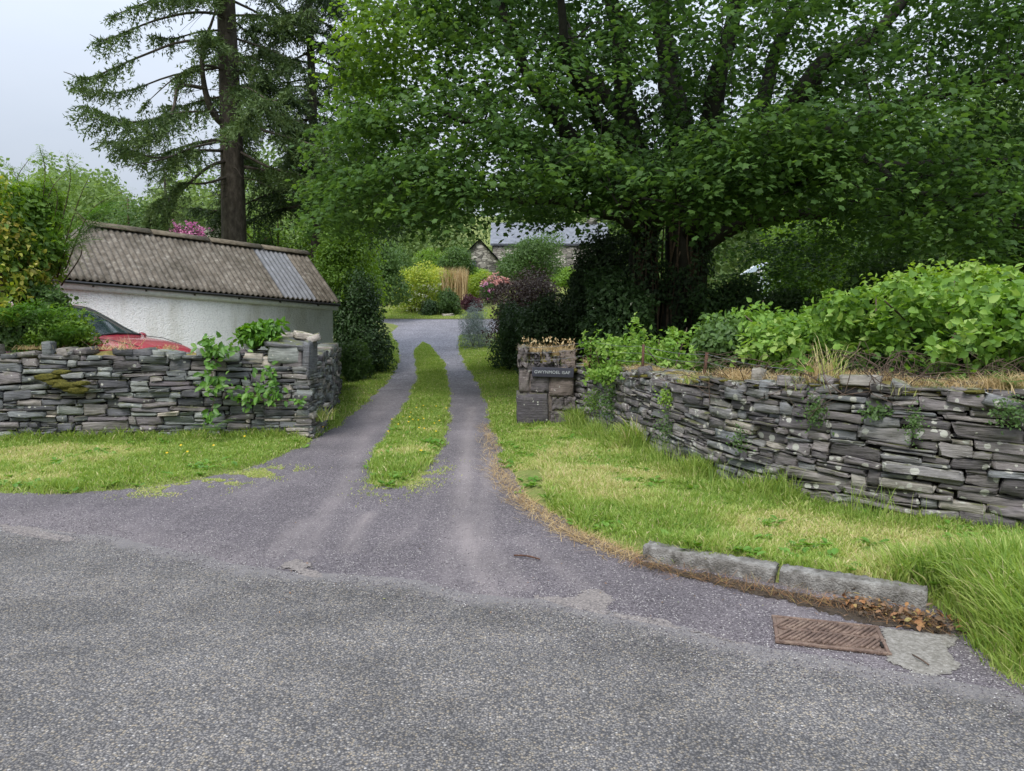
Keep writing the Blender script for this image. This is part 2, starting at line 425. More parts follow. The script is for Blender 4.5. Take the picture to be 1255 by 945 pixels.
def road_mat():
    m, n = newmat('chipped_asphalt')
    g = nd(n, 'ShaderNodeNewGeometry'); pos = g.outputs['Position']
    v = nd(n, 'ShaderNodeTexVoronoi', i_Scale=105, i_Randomness=1); n.links.new(pos, v.inputs['Vector'])
    v2 = nd(n, 'ShaderNodeTexVoronoi', i_Scale=170); n.links.new(pos, v2.inputs['Vector'])
    sep = nd(n, 'ShaderNodeSeparateColor'); n.links.new(v.outputs['Color'], sep.inputs[0])
    chips = ramp(n, [(0, (.10, .102, .11)), (.3, (.18, .18, .185)), (.55, (.25, .245, .245)), (.8, (.29, .275, .245)), (.95, (.37, .32, .24)), (1, (.55, .55, .54))], sep.outputs[0])
    edge = ramp(n, [(.0, (1, 1, 1)), (.45, (1, 1, 1)), (.75, (.32, .33, .36))], None)
    mul = nd(n, 'ShaderNodeMath', operation='MULTIPLY', i_1=1.25); n.links.new(v.outputs['Distance'], mul.inputs[0]); n.links.new(mul.outputs[0], edge.inputs[0])
    c = mixc(n, 1.0, chips.outputs[0], edge.outputs[0], 'MULTIPLY')
    c = mixc(n, .18, c, (.16, .155, .155)); c = mixc(n, 1, c, (.9, .9, .9), 'MULTIPLY')
    nz = nd(n, 'ShaderNodeTexNoise', i_Scale=1.1, i_Detail=7, i_Roughness=.7); n.links.new(pos, nz.inputs['Vector'])
    mp = nd(n, 'ShaderNodeMapping'); mp.inputs['Rotation'].default_value = (0, 0, R(23)); mp.inputs['Scale'].default_value = (.25, 2.2, 1)
    n.links.new(pos, mp.inputs[0])
    nz2 = nd(n, 'ShaderNodeTexNoise', i_Scale=1.0, i_Detail=5); n.links.new(mp.outputs[0], nz2.inputs['Vector'])
    r1 = ramp(n, [(.3, g3(.58)), (.5, g3(.97)), (.72, g3(1.28))], nz.outputs[0])
    r2 = ramp(n, [(.35, g3(.88)), (.65, (1.06, 1.05, 1.04))], nz2.outputs[0])
    c = mixc(n, 1, c, r1.outputs[0], 'MULTIPLY'); c = mixc(n, 1, c, r2.outputs[0], 'MULTIPLY')
    c = mixc(n, 1, c, (1.04, 1.0, .96), 'MULTIPLY')
    ea = nd(n, 'ShaderNodeAttribute', attribute_name='edge'); en = nd(n, 'ShaderNodeTexNoise', i_Scale=9, i_Detail=8, i_Roughness=.75); n.links.new(pos, en.inputs['Vector'])
    es = nd(n, 'ShaderNodeMath', operation='MULTIPLY_ADD', i_1=1.6, i_2=-.8); n.links.new(en.outputs[0], es.inputs[0])
    eb = nd(n, 'ShaderNodeMath', operation='ADD'); n.links.new(ea.outputs['Fac'], eb.inputs[0]); n.links.new(es.outputs[0], eb.inputs[1])
    er_ = ramp(n, [(.35, g3(0)), (.75, g3(.6))], eb.outputs[0]); c = mixc(n, er_.outputs[0], c, (.20, .185, .185))
    pr = nd(n, 'ShaderNodeBsdfPrincipled', i_Roughness=.8); n.links.new(c, pr.inputs['Base Color']); pr.inputs['Specular IOR Level'].default_value = .35
    bp = nd(n, 'ShaderNodeBump', i_Strength=.7, i_Distance=.006, invert=True); n.links.new(v.outputs['Distance'], bp.inputs['Height']); n.links.new(bp.outputs[0], pr.inputs['Normal'])
    o = nd(n, 'ShaderNodeOutputMaterial'); n.links.new(pr.outputs[0], o.inputs[0]); return m
M['road'] = road_mat()

def drive_mat():
    m, n = newmat('purple_slate_chippings')
    g = nd(n, 'ShaderNodeNewGeometry'); pos = g.outputs['Position']
    v = nd(n, 'ShaderNodeTexVoronoi', i_Scale=130); n.links.new(pos, v.inputs['Vector'])
    sep = nd(n, 'ShaderNodeSeparateColor'); n.links.new(v.outputs['Color'], sep.inputs[0])
    chips = ramp(n, [(0, (.085, .076, .088)), (.45, (.155, .14, .158)), (.8, (.22, .20, .22)), (.95, (.3, .28, .3)), (1, (.6, .58, .57))], sep.outputs[0])
    # worn wheel lines fanning out of the gateway, and dust
    mp = nd(n, 'ShaderNodeMapping'); mp.inputs['Scale'].default_value = (5.5, .35, 1)
    n.links.new(pos, mp.inputs[0])
    nz2 = nd(n, 'ShaderNodeTexNoise', i_Scale=1.0, i_Detail=4, i_Distortion=.4); n.links.new(mp.outputs[0], nz2.inputs['Vector'])
    nz = nd(n, 'ShaderNodeTexNoise', i_Scale=.9, i_Detail=6, i_Roughness=.65); n.links.new(pos, nz.inputs['Vector'])
    r2 = ramp(n, [(.45, g3(0)), (.7, g3(1))], nz2.outputs[0])
    r1 = ramp(n, [(.35, g3(0)), (.65, g3(1))], nz.outputs[0])
    f = mixc(n, 1, r2.outputs[0], r1.outputs[0], 'MULTIPLY')
    c = mixc(n, 0.0, chips.outputs[0], (.3, .27, .29))
    mm = nd(n, 'ShaderNodeMath', operation='MULTIPLY', i_1=.35); n.links.new(f, mm.inputs[0])
    c = mixc(n, mm.outputs[0], chips.outputs[0], (.32, .29, .3))
    wa = nd(n, 'ShaderNodeAttribute', attribute_name='wear'); wm = nd(n, 'ShaderNodeMath', operation='MULTIPLY', i_1=1.0); n.links.new(wa.outputs['Fac'], wm.inputs[0])
    c = mixc(n, wm.outputs[0], c, (.36, .325, .33))
    # upper drive is greyer loose slate gravel
    sx = nd(n, 'ShaderNodeSeparateXYZ'); n.links.new(pos, sx.inputs[0])
    far = nd(n, 'ShaderNodeMapRange', i_1=9.0, i_2=22.0); n.links.new(sx.outputs[1], far.inputs[0])
    v3 = nd(n, 'ShaderNodeTexVoronoi', i_Scale=28); n.links.new(pos, v3.inputs['Vector'])
    sep3 = nd(n, 'ShaderNodeSeparateColor'); n.links.new(v3.outputs['Color'], sep3.inputs[0])
    grav = ramp(n, [(0, (.13, .13, .16)), (.5, (.25, .25, .29)), (1, (.42, .42, .47))], sep3.outputs[0])
    c = mixc(n, far.outputs[0], c, grav.outputs[0])
    r3 = ramp(n, [(.3, (.60, .585, .565)), (.7, (.88, .85, .82))], nz.outputs[0]); c = mixc(n, 1, c, r3.outputs[0], 'MULTIPLY')
    pr = nd(n, 'ShaderNodeBsdfPrincipled', i_Roughness=.85); n.links.new(c, pr.inputs['Base Color']); pr.inputs['Specular IOR Level'].default_value = .3
    bp = nd(n, 'ShaderNodeBump', i_Strength=.8, i_Distance=.008, invert=True); n.links.new(v.outputs['Distance'], bp.inputs['Height']); n.links.new(bp.outputs[0], pr.inputs['Normal'])
    o = nd(n, 'ShaderNodeOutputMaterial'); n.links.new(pr.outputs[0], o.inputs[0]); return m
M['drive'] = drive_mat()

def stone_mat(name, cols, lichen=.5, streak=60):
    m, n = newmat(name)
    g = nd(n, 'ShaderNodeNewGeometry'); pos = g.outputs['Position']
    at = nd(n, 'ShaderNodeAttribute', attribute_name='tint')
    k = len(cols)
    base = ramp(n, [(i / (k - 1), c) for i, c in enumerate(cols)], at.outputs['Fac'])
    mp = nd(n, 'ShaderNodeMapping'); mp.inputs['Scale'].default_value = (3, 3, 22); n.links.new(pos, mp.inputs[0])
    st = nd(n, 'ShaderNodeTexNoise', i_Scale=2.2, i_Detail=8, i_Roughness=.7); n.links.new(mp.outputs[0], st.inputs['Vector'])
    r1 = ramp(n, [(.3, g3(.45)), (.5, g3(1)), (.72, g3(1.6))], st.outputs[0])
    c = mixc(n, 1, base.outputs[0], r1.outputs[0], 'MULTIPLY'); c = mixc(n, 1, c, (1.4, 1.36, 1.36), 'MULTIPLY')
    bz = nd(n, 'ShaderNodeTexNoise', i_Scale=7, i_Detail=6, i_Roughness=.7); n.links.new(pos, bz.inputs['Vector'])
    r4 = ramp(n, [(.52, g3(0)), (.7, g3(.45))], bz.outputs[0]); c = mixc(n, r4.outputs[0], c, (.2, .185, .16))
    # lichen: round pale spots and blotches
    v = nd(n, 'ShaderNodeTexVoronoi', i_Scale=16, i_Randomness=1); n.links.new(pos, v.inputs['Vector'])
    sep = nd(n, 'ShaderNodeSeparateColor'); n.links.new(v.outputs['Color'], sep.inputs[0])
    thr = nd(n, 'ShaderNodeMath', operation='MULTIPLY', i_1=.34 * lichen); n.links.new(sep.outputs[0], thr.inputs[0])
    pw = nd(n, 'ShaderNodeMath', operation='POWER', i_1=2.0); n.links.new(sep.outputs[0], pw.inputs[0]); n.links.new(pw.outputs[0], thr.inputs[0])
    wob = nd(n, 'ShaderNodeTexNoise', i_Scale=60, i_Detail=3); n.links.new(pos, wob.inputs['Vector'])
    ad = nd(n, 'ShaderNodeMath', operation='MULTIPLY_ADD', i_1=.3, i_2=-.09); n.links.new(wob.outputs[0], ad.inputs[0])
    sm = nd(n, 'ShaderNodeMath', operation='ADD'); n.links.new(v.outputs['Distance'], sm.inputs[0]); n.links.new(ad.outputs[0], sm.inputs[1])
    lt = nd(n, 'ShaderNodeMath', operation='LESS_THAN'); n.links.new(sm.outputs[0], lt.inputs[0]); n.links.new(thr.outputs[0], lt.inputs[1])
    c = mixc(n, lt.outputs[0], c, (.42, .42, .37))
    # moss on up-facing ledges
    sx = nd(n, 'ShaderNodeSeparateXYZ'); n.links.new(g.outputs['Normal'], sx.inputs[0])
    mr = nd(n, 'ShaderNodeMapRange', i_1=.55, i_2=.95); n.links.new(sx.outputs[2], mr.inputs[0])
    mm = nd(n, 'ShaderNodeMath', operation='MULTIPLY'); rr = ramp(n, [(.42, g3(0)), (.6, g3(.9))], bz.outputs[0])
    n.links.new(mr.outputs[0], mm.inputs[0]); n.links.new(rr.outputs[0], mm.inputs[1])
    c = mixc(n, mm.outputs[0], c, (.11, .12, .03))
    pr = nd(n, 'ShaderNodeBsdfPrincipled', i_Roughness=.75); n.links.new(c, pr.inputs['Base Color']); pr.inputs['Specular IOR Level'].default_value = .35
    bp = nd(n, 'ShaderNodeBump', i_Strength=1.0, i_Distance=.02); n.links.new(st.outputs[0], bp.inputs['Height'])
    bp2 = nd(n, 'ShaderNodeBump', i_Strength=.5, i_Distance=.01); n.links.new(bz.outputs[0], bp2.inputs['Height']); n.links.new(bp.outputs[0], bp2.inputs['Normal'])
    n.links.new(bp2.outputs[0], pr.inputs['Normal'])
    o = nd(n, 'ShaderNodeOutputMaterial'); n.links.new(pr.outputs[0], o.inputs[0]); return m
M['stoneR'] = stone_mat('slate_brown', [(.06, .057, .06), (.10, .093, .092), (.14, .13, .13), (.17, .16, .15), (.12, .13, .135), (.26, .24, .2)], 1.7)
M['stoneL'] = stone_mat('slate_green', [(.05, .05, .055), (.09, .095, .10), (.14, .155, .15), (.18, .195, .18), (.10, .09, .098), (.16, .15, .14), (.36, .33, .28)], 1.1)
M['pier'] = stone_mat('pier_stone', [(.045, .042, .048), (.075, .068, .07), (.10, .09, .088), (.13, .105, .09)], .9)
M['core'] = noise_mat('wall_core', [(.3, (.008, .007, .006)), (.7, (.025, .02, .016))], 9, .95, .2)

# ------------------------------------------------------------------ setting: ground, road, drive, verge
GRAVEL_EDGE_L = [(-9.5, 8.5)] + [tuple(G(*p)) for p in ((-250, 612), (0, 607), (100, 605), (200, 598), (300, 577), (374, 550), (444, 503), (482, 464), (492, 440), (490, 425), (479, 405), (475, 400))]
FAR_Y = 41.5
EDGE_R = [tuple(G(*p)) for p in ((562, 412), (560, 430), (583, 470), (600, 520), (610, 570), (640, 612), (700, 650), (785, 684), (952, 718), (1140, 745), (1162, 775), (1200, 822), (1255, 852))]
STRIP = [tuple(G(*p)) for p in ((452, 570), (454, 592), (488, 600), (520, 578), (545, 545), (551, 480), (543, 445), (528, 424), (518, 419), (508, 430), (513, 465), (488, 515), (458, 555))]
RDIR = unit(np.array([1, -.43])); RNOR = np.array([RDIR[1], -RDIR[0]])    # points to the camera side
e1 = np.array(G(1255, 852))
right_out = [tuple(e1 + RDIR * 3), tuple(e1 + RDIR * 60)]
left0 = np.array(GRAVEL_EDGE_L[0])
far_left = tuple(left0 - RDIR * 60)
PAVED = [far_left] + GRAVEL_EDGE_L + [(-9, FAR_Y - 1.5), (-9, FAR_Y + .6), (7, FAR_Y + .8), (7, FAR_Y - 2.2)] + EDGE_R + right_out + [tuple(np.array(right_out[-1]) + RNOR * 7.5), tuple(np.array(far_left) + RNOR * 8.5)]
PAVED = np.array(PAVED)

def grid_mesh(xs, ys, zf, keep=None):
    X, Y = np.meshgrid(xs, ys); pts = np.stack([X.ravel(), Y.ravel()], 1)
    nx, ny = len(xs), len(ys)
    I = np.arange(nx * ny).reshape(ny, nx)
    Q = np.stack([I[:-1, :-1], I[:-1, 1:], I[1:, 1:], I[1:, :-1]], -1).reshape(-1, 4)
    if keep is not None:
        k = keep(pts); Q = Q[k[Q].any(1)]
    Z = zf(pts)
    V = np.column_stack([pts, Z])
    used = np.unique(Q); remap = -np.ones(len(V), int); remap[used] = np.arange(len(used))
    return V[used], remap[Q]
xs = np.concatenate([np.linspace(-400, -40, 10), np.linspace(-36, -13, 12), np.arange(-12, 12.1, .4), np.linspace(13, 36, 12), np.linspace(40, 400, 10)])
ys = np.concatenate([np.linspace(-300, -15, 10), np.arange(-12, 1.1, 2), np.arange(1.4, 46, .4), np.linspace(47, 80, 20), np.linspace(90, 400, 12)])
CORR = np.array([(-40, 28), (-40, 9.75), (-2.95, 9.75), (-3.3, 12), (-4.5, 17), (-4.8, 24), (-5.2, 30), (-5.6, 39), (-30, 39), (-30, 47), (25, 47), (25, 39), (3.4, 38.6), (2.5, 30), (2.2, 18), (1.9, 12), (1.45, 10.4), (1.65, 8.3), (2.25, 6.7), (3.9, 5.3), (6, 4.4), (11, 2.4), (30, -6), (30, -14), (-40, -4)])
CORR = np.array([(-14, 12.5), (-14, 9.8), (-2.9, 9.9), (-3.3, 12), (-4.5, 17), (-4.8, 24), (-5.2, 30), (-5.8, 38), (-14, 39), (-14, 46), (12, 46), (12, 39), (3.4, 38.6), (2.5, 30), (2.2, 18), (1.9, 12), (1.55, 10.4), (1.75, 8.3), (2.35, 6.7), (3.9, 5.4), (6, 4.6), (11, 2.6), (24, -3), (24, -14), (-14, -3)])
def zt(p):
    z = hgt(p[:, 0], p[:, 1])
    inside = (poly_sd(p, CORR) > -.45) | (poly_sd(p, PAVED) > -.5)
    return z - .09 * inside
V, Q = grid_mesh(xs, ys, zt)
tag(mk('ground', V, Q, M['ground'], smooth_=True), kind='structure')

# paved gravel drive apron
def drive_keep(p): return poly_sd(p, PAVED) > -.25
gy = np.concatenate([np.arange(1.5, 12, .07), np.arange(12, 42.6, .25)])
V, Q = grid_mesh(np.arange(-9.5, 8, .07), gy, lambda p: h0(p[:, 1]) - .0, drive_keep)
dv = tag(mk('driveway', V, Q, M['drive'], smooth_=True), kind='structure')
wear = np.zeros(len(V)); pv = V[:, :2]
for pl_, wd_, am in (([(578, 500), (572, 560), (568, 610), (572, 655), (588, 700), (604, 740)], .10, 1.0), ([(600, 560), (592, 640), (612, 690), (640, 720)], .07, .6),
                     ([(455, 520), (425, 590), (385, 650), (372, 680)], .09, .55), ([(452, 630), (436, 650), (428, 676)], .06, .8), ([(372, 640), (352, 662), (336, 680)], .10, .6), ([(400, 640), (386, 662), (378, 680)], .05, .7),
                     ([(500, 650), (470, 675)], .05, .4), ([(640, 660), (690, 700), (720, 722)], .07, .45), ([(545, 640), (550, 690), (560, 725)], .08, .35), ([(0, 630), (150, 655), (300, 690)], .25, .35), ([(480, 455), (470, 490), (430, 560)], .12, .3)):
    q_l = np.array([G(*q) for q in pl_]); q_l = cr(q_l, 4); dd_ = line_d(pv, q_l)
    wear = np.maximum(wear, am * np.exp(-(dd_ / wd_) ** 2))
wear *= .25 + .8 * fbm(pv * np.array([3.2, .8]), 2.0, 3)
a_ = dv.data.attributes.new('wear', 'FLOAT', 'POINT'); a_.data.foreach_set('value', wear.astype(np.float32))

# road sheet with an irregular edge against the chippings
re_ = [G(*p) for p in ((0, 645), (150, 660), (280, 690), (370, 703), (480, 712), (560, 724), (700, 742), (800, 762), (930, 795), (1060, 822), (1150, 835), (1255, 854))]
re_ = [re_[0] - RDIR * 60, re_[0] - RDIR * 12, re_[0] - RDIR * 4] + re_ + [re_[-1] + RDIR * 3 , re_[-1] + RDIR * 60]
L = []
for a, b in zip(re_[:-1], re_[1:]):
    k = max(2, min(60, int(np.linalg.norm(b - a) / .04)))
    for t in np.linspace(0, 1, k, endpoint=False): L.append(a + (b - a) * t)
L = np.array(L)
wig = (fbm(L, 2.0, 4) - .5) * .22 + (vnoise(L, 14) - .5) * .035
L = L - RNOR * wig[:, None]
ROADL = L.copy()
rows = [L, L + RNOR * .28, L + RNOR * 2.2, L + RNOR * 5.2, L + RNOR * 7.2]
zz = [.004, .009, .035, .03, .004]
V = np.concatenate([np.column_stack([r, h0(r[:, 1]) + z]) for r, z in zip(rows, zz)])
n = len(L); I = np.arange(n * 5).reshape(5, n)
Q = np.stack([I[:-1, :-1], I[1:, :-1], I[1:, 1:], I[:-1, 1:]], -1).reshape(-1, 4)
rdo = tag(mk('road', V, Q, M['road'], smooth_=True), kind='structure')
a_ = rdo.data.attributes.new('edge', 'FLOAT', 'POINT'); a_.data.foreach_set('value', np.repeat([.95, .12, 0, 0, 0], len(L)).astype(np.float32))

# verges and the centre strip: a raised turf sheet
def sd_turf(p):
    pv = poly_sd(p, PAVED); st = poly_sd(p, STRIP)
    s = np.maximum(-pv, st)
    nzz = (fbm(p, 2.2, 3) - .5) * .22 + (vnoise(p, 9) - .5) * .07
    return s + np.where(st > -.4, nzz * .5 + .07, nzz)
def turf_z(p, s=None):
    s = sd_turf(p) if s is None else s
    bump = .055 * smooth((s + .03) / .18) - .035
    kd = line_d(p, np.array([G(786, 686), G(950, 716), G(1138, 748)])) if len(p) else 0
    kerb = .065 * smooth(1 - (kd - .1) / .5) * smooth((s - .02) / .14)
    return h0(p[:, 1]) + bump + kerb + .03 * fbm(p, 1.2, 3) * smooth(s / .3) + .04 * smooth(s / 1.0) * (p[:, 0] > .3)
def turf_keep(p):
    return (sd_turf(p) > -.12) & (poly_sd(p, CORR) > -.3)
V1, Q1 = grid_mesh(np.arange(-14, 12, .08), np.arange(1.0, 14, .08), lambda p: turf_z(p), turf_keep)
V2, Q2 = grid_mesh(np.arange(-7, 4, .14), np.arange(13.92, 42, .14), lambda p: turf_z(p), turf_keep)
tag(mk('verge', np.concatenate([V1, V2]), np.concatenate([Q1, Q2 + len(V1)]), M['ground'], smooth_=True), kind='structure')
# lawn beyond the drive
def lawn_keep(p): return (p[:, 1] > FAR_Y + .2)
V, Q = grid_mesh(np.arange(-9, 9, .5), np.arange(FAR_Y, 46, .5), lambda p: hgt(p[:, 0], p[:, 1]) + .03, lawn_keep)
tag(mk('lawn', V, Q, M['ground'], smooth_=True), kind='structure')

# ------------------------------------------------------------------ grass
def blades(Pt, H, W, tint, lean=.35, droop=.5):
    n = len(Pt)
    a = rng.random(n) * 2 * math.pi
    side = np.column_stack([np.cos(a), np.sin(a), np.zeros(n)])
    b = rng.random(n) * 2 * math.pi; l = rng.random(n) ** .7 * lean
    ln = np.column_stack([np.cos(b) * l, np.sin(b) * l, np.ones(n)])
    dr = np.column_stack([np.cos(b), np.sin(b), -np.ones(n) * .5]) * (droop * rng.random(n) * H)[:, None]
    H_ = H[:, None]; W_ = (W if np.ndim(W) else np.full(n, W))[:, None]
    p0 = Pt; p1 = Pt + ln * H_ * .5 + dr * .12; p2 = Pt + ln * H_ * .85 + dr * .5; p3 = Pt + ln * H_ * 1.0 + dr * .95
    V = np.stack([p0 - side * W_, p0 + side * W_, p1 - side * W_ * .85, p1 + side * W_ * .85, p2 - side * W_ * .5, p2 + side * W_ * .5, p3], 1)
    base = (np.arange(n) * 7)[:, None]
    Q = np.concatenate([base + np.array([[0, 1, 3, 2]]), base + np.array([[2, 3, 5, 4]]), base + np.array([[4, 5, 6, 6]])], 1).reshape(-1, 4)
    return V.reshape(-1, 3), Q, np.repeat(tint, 3)
def grass_obj(name, Pt, H, W, tint, mat, lean=.35, droop=.5, label=None, kind='stuff', parent=None, cat='grass'):
    V, Q, t = blades(Pt, H, W, tint, lean, droop)
    # last face is a triangle written as a degenerate quad: split lists
    m = len(Q) // 3; Q = Q.reshape(m, 3, 4)
    quads = Q[:, :2].reshape(-1, 4); tris = Q[:, 2, :3]
    V = np.asarray(V)
    ls = np.concatenate([np.arange(len(quads)) * 4, len(quads) * 4 + np.arange(len(tris)) * 3]).astype(np.int32)
    vi = np.concatenate([quads.ravel(), tris.ravel()]).astype(np.int32)
    tt = np.concatenate([np.repeat(t.reshape(m, 3)[:, 0], 2), t.reshape(m, 3)[:, 0]])
    me = bpy.data.meshes.new(name)
    if parent is not None: V = V - np.array(parent.location)
    me.vertices.add(len(V)); me.vertices.foreach_set('co', V.astype(np.float32).ravel())
    me.loops.add(len(vi)); me.loops.foreach_set('vertex_index', vi)
    me.polygons.add(len(ls)); me.polygons.foreach_set('loop_start', ls)
    a = me.attributes.new('tint', 'FLOAT', 'FACE'); a.data.foreach_set('value', tt.astype(np.float32))
    me.update(calc_edges=True); me.materials.append(mat)
    o = bpy.data.objects.new(name, me); COL.objects.link(o)
    if parent is not None: o.parent = parent
    if label: tag(o, label, cat, kind=kind)
    return o
# wall base lines used for the tall unmown grass
WR = np.array([(.86, 10.85), (1.18, 10.0), (1.33, 9.1), (1.55, 8.2), (1.97, 6.75), (2.43, 6.05), (2.9, 5.6), (3.6, 5.22), (4.8, 4.8), (6.6, 4.1), (10, 2.8)])
WL = np.array([(-14, 9.15), (-10, 9.3), (-6.45, 9.4), (-4.5, 9.6), (-3.2, 9.85), (-2.72, 9.95)])
def line_dist(p, Ln):
    d = np.full(len(p), 1e9)
    for a, b in zip(Ln[:-1], Ln[1:]): d = np.minimum(d, seg_dist(p, a, b))
    return d
def verge_grass(name, box, dens, label, sel):
    x0, x1, y0, y1 = box
    n = int((x1 - x0) * (y1 - y0) * dens)
    p = np.column_stack([rng.uniform(x0, x1, n), rng.uniform(y0, y1, n)])
    s = sd_turf(p)
    k = (s > -.02) & (poly_sd(p, CORR) > -.1) & sel(p) & (rng.random(n) < .25 + .75 * smooth(s / .18))
    # in view only
    k &= (np.abs(p[:, 0]) < .72 * p[:, 1] + .5) & (p[:, 1] > 2.2)
    p = p[k]; s = s[k]
    z = turf_z(p, s)
    dR = line_dist(p, WR); dL = line_dist(p, WL)
    dw = np.minimum(dR, dL)
    nz = fbm(p, 1.1, 3); nf = vnoise(p, 7)
    H = .022 + .045 * nf + .05 * smooth((nz - .5) / .15)
    tf_ = smooth((fbm(p + 9, 2.6, 2) - .42) / .2)
    H += smooth(1 - dR / .5) * (.03 + .27 * tf_ * (1 - .35 * smooth((p[:, 0] - 2.6) / .6))) * (.3 + nf) * (p[:, 0] > .8)
    H += smooth(1 - dL / .32) * .12 * (.3 + nf)
    cor = smooth((p[:, 0] - (2.02 + (4.6 - p[:, 1]) * .10)) / .35) * smooth((4.75 - p[:, 1]) / .6)
    H += cor * (.16 + .12 * nf)
    H *= rng.uniform(.6, 1.25, len(p))
    H = np.minimum(H, .045 + np.maximum(s, 0) * .9 + .03 * cor)
    dry = smooth((fbm(p + 31, .9, 4) - .44) / .16) * (1 - smooth(1 - dw / .5)) * (1 - cor) * (p[:, 1] < 10.5) * (s > .1)
    edge = 1 - smooth(s / .12)
    tint = np.clip(.34 + .25 * rng.normal(size=len(p)) * .5 + .5 * dry * rng.random(len(p)) ** .5 + edge * .3 * rng.random(len(p)) + .12 * (nf - .5), 0, .97)
    sd = rng.random(len(p)) < .05 + .12 * dry; tint[sd] = rng.uniform(.75, 1, sd.sum())
    Wd = np.clip(.0016 + .0004 * p[:, 1], .0018, .007) * (1 + .4 * cor) * rng.uniform(.5, 1.6, len(p))
    grass_obj(name, np.column_stack([p, z - .01]), H, Wd, tint, M['grass'], .5, .7, label)
allp = lambda p: np.ones(len(p), bool)
inst = lambda p: poly_sd(p, STRIP) > -.15
verge_grass('grass', (.3, 7.5, 2.2, 7.6), 9000, 'bright uncut grass on the right verge between the kerb and the stone wall', lambda p: ~inst(p))
verge_grass('grass', (-.6, 3, 7.6, 12), 6000, 'short green grass in front of the gate pier with the name sign', lambda p: ~inst(p) & (p[:, 0] > -.6))
verge_grass('grass', (-8.5, -1.8, 6.3, 11.5), 5200, 'pale mown grass on the left verge below the stone wall', lambda p: ~inst(p))
verge_grass('grass', (-4.6, .2, 6.3, 37), 3600, 'green grass strip between the two wheel tracks of the driveway', inst)
verge_grass('grass', (-6.2, 4, 11.5, 40), 1200, 'mown grass edging the upper driveway on both sides', lambda p: ~inst(p))
# upper lawn
n = 16000; p = np.column_stack([rng.uniform(-8, 6, n), rng.uniform(FAR_Y + .2, 46, n)])
grass_obj('grass', np.column_stack([p, hgt(p[:, 0], p[:, 1]) + .02]), np.full(n, .09), np.full(n, .012), np.clip(rng.normal(.45, .15, n), 0, 1), M['grass'], .5, .5, 'strip of lawn below the garden shrubs at the top of the drive')
# sparse moss and seedlings at the strip's tongue
n = 5000; c = G(480, 600); c2 = G(520, 572)
tt = rng.random(n); p = c[None] + (c2 - c)[None] * tt[:, None] + rng.normal(size=(n, 2)) * np.array([.16, .22])
k = fbm(p, 6, 2) > .45; p = p[k]; n = len(p)
grass_obj('moss_growth', np.column_stack([p, h0(p[:, 1])]), rng.uniform(.008, .022, n), np.full(n, .004), np.clip(rng.normal(.62, .15, n), 0, 1), M['grass'], 1.2, .6, 'thin yellowish moss growth fraying out at the near end of the centre strip', cat='moss')
n = 9000; c = G(190, 604); c2 = G(345, 575)
tt = rng.random(n); p = c[None] + (c2 - c)[None] * tt[:, None] + rng.normal(size=(n, 2)) * np.array([.2, .13])
k = fbm(p, 6, 2) > .5; p = p[k]; n = len(p)
grass_obj('moss_growth', np.column_stack([p, h0(p[:, 1])]), rng.uniform(.006, .02, n), np.full(n, .004), np.clip(rng.normal(.62, .15, n), 0, 1), M['grass'], 1.2, .6, 'scattered yellow moss along the edge of the left verge', cat='moss')
# buttercups
def flowers(name, Pt, r, mat, label, stems=True):
    n = len(Pt)
    V, Fc, q = scatter(np.repeat(Pt, 5, 0), np.tile([[0, -.5, 1.]], (n * 5, 1)) + .1 * rng.normal(size=(n * 5, 3)), np.column_stack([np.cos(np.tile(np.arange(5), n) * 1.2566), np.sin(np.tile(np.arange(5), n) * 1.2566), np.full(n * 5, .3)]), np.full(n * 5, r), T_ROUND)
    o = mk(name, V, Fc, mat, None, np.repeat(rng.random(len(Fc) // q), q)); tag(o, label, 'flowers', kind='stuff'); return o
pp = []
for (px, py) in ((517, 513), (528, 517), (519, 520), (507, 505), (531, 508), (535, 520), (500, 522), (492, 519), (513, 530), (527, 500), (540, 512), (510, 517), (505, 515), (530, 524), (487, 524), (516, 500), (498, 512), (522, 534), (534, 535), (512, 508), (475, 536), (508, 556), (514, 556), (545, 505)):
    g_ = G(px, py + 4) + rng.normal(size=2) * .05
    pp.append((g_[0], g_[1], h0(g_[1]) + rng.uniform(.08, .14)))
flowers('buttercups', np.array(pp), .015, M['yellow_petal'], 'yellow buttercups flowering in the grass strip of the driveway')
pp = []
for (px, py) in ((222, 552), (262, 552), (205, 562), (380, 520), (396, 528), (370, 532), (230, 560), (300, 540)):
    g_ = G(px, py + 4); pp.append((g_[0], g_[1], h0(g_[1]) + .1))
flowers('dandelions', np.array(pp), .018, M['yellow_petal'], 'few yellow wild flowers dotted in the left verge')

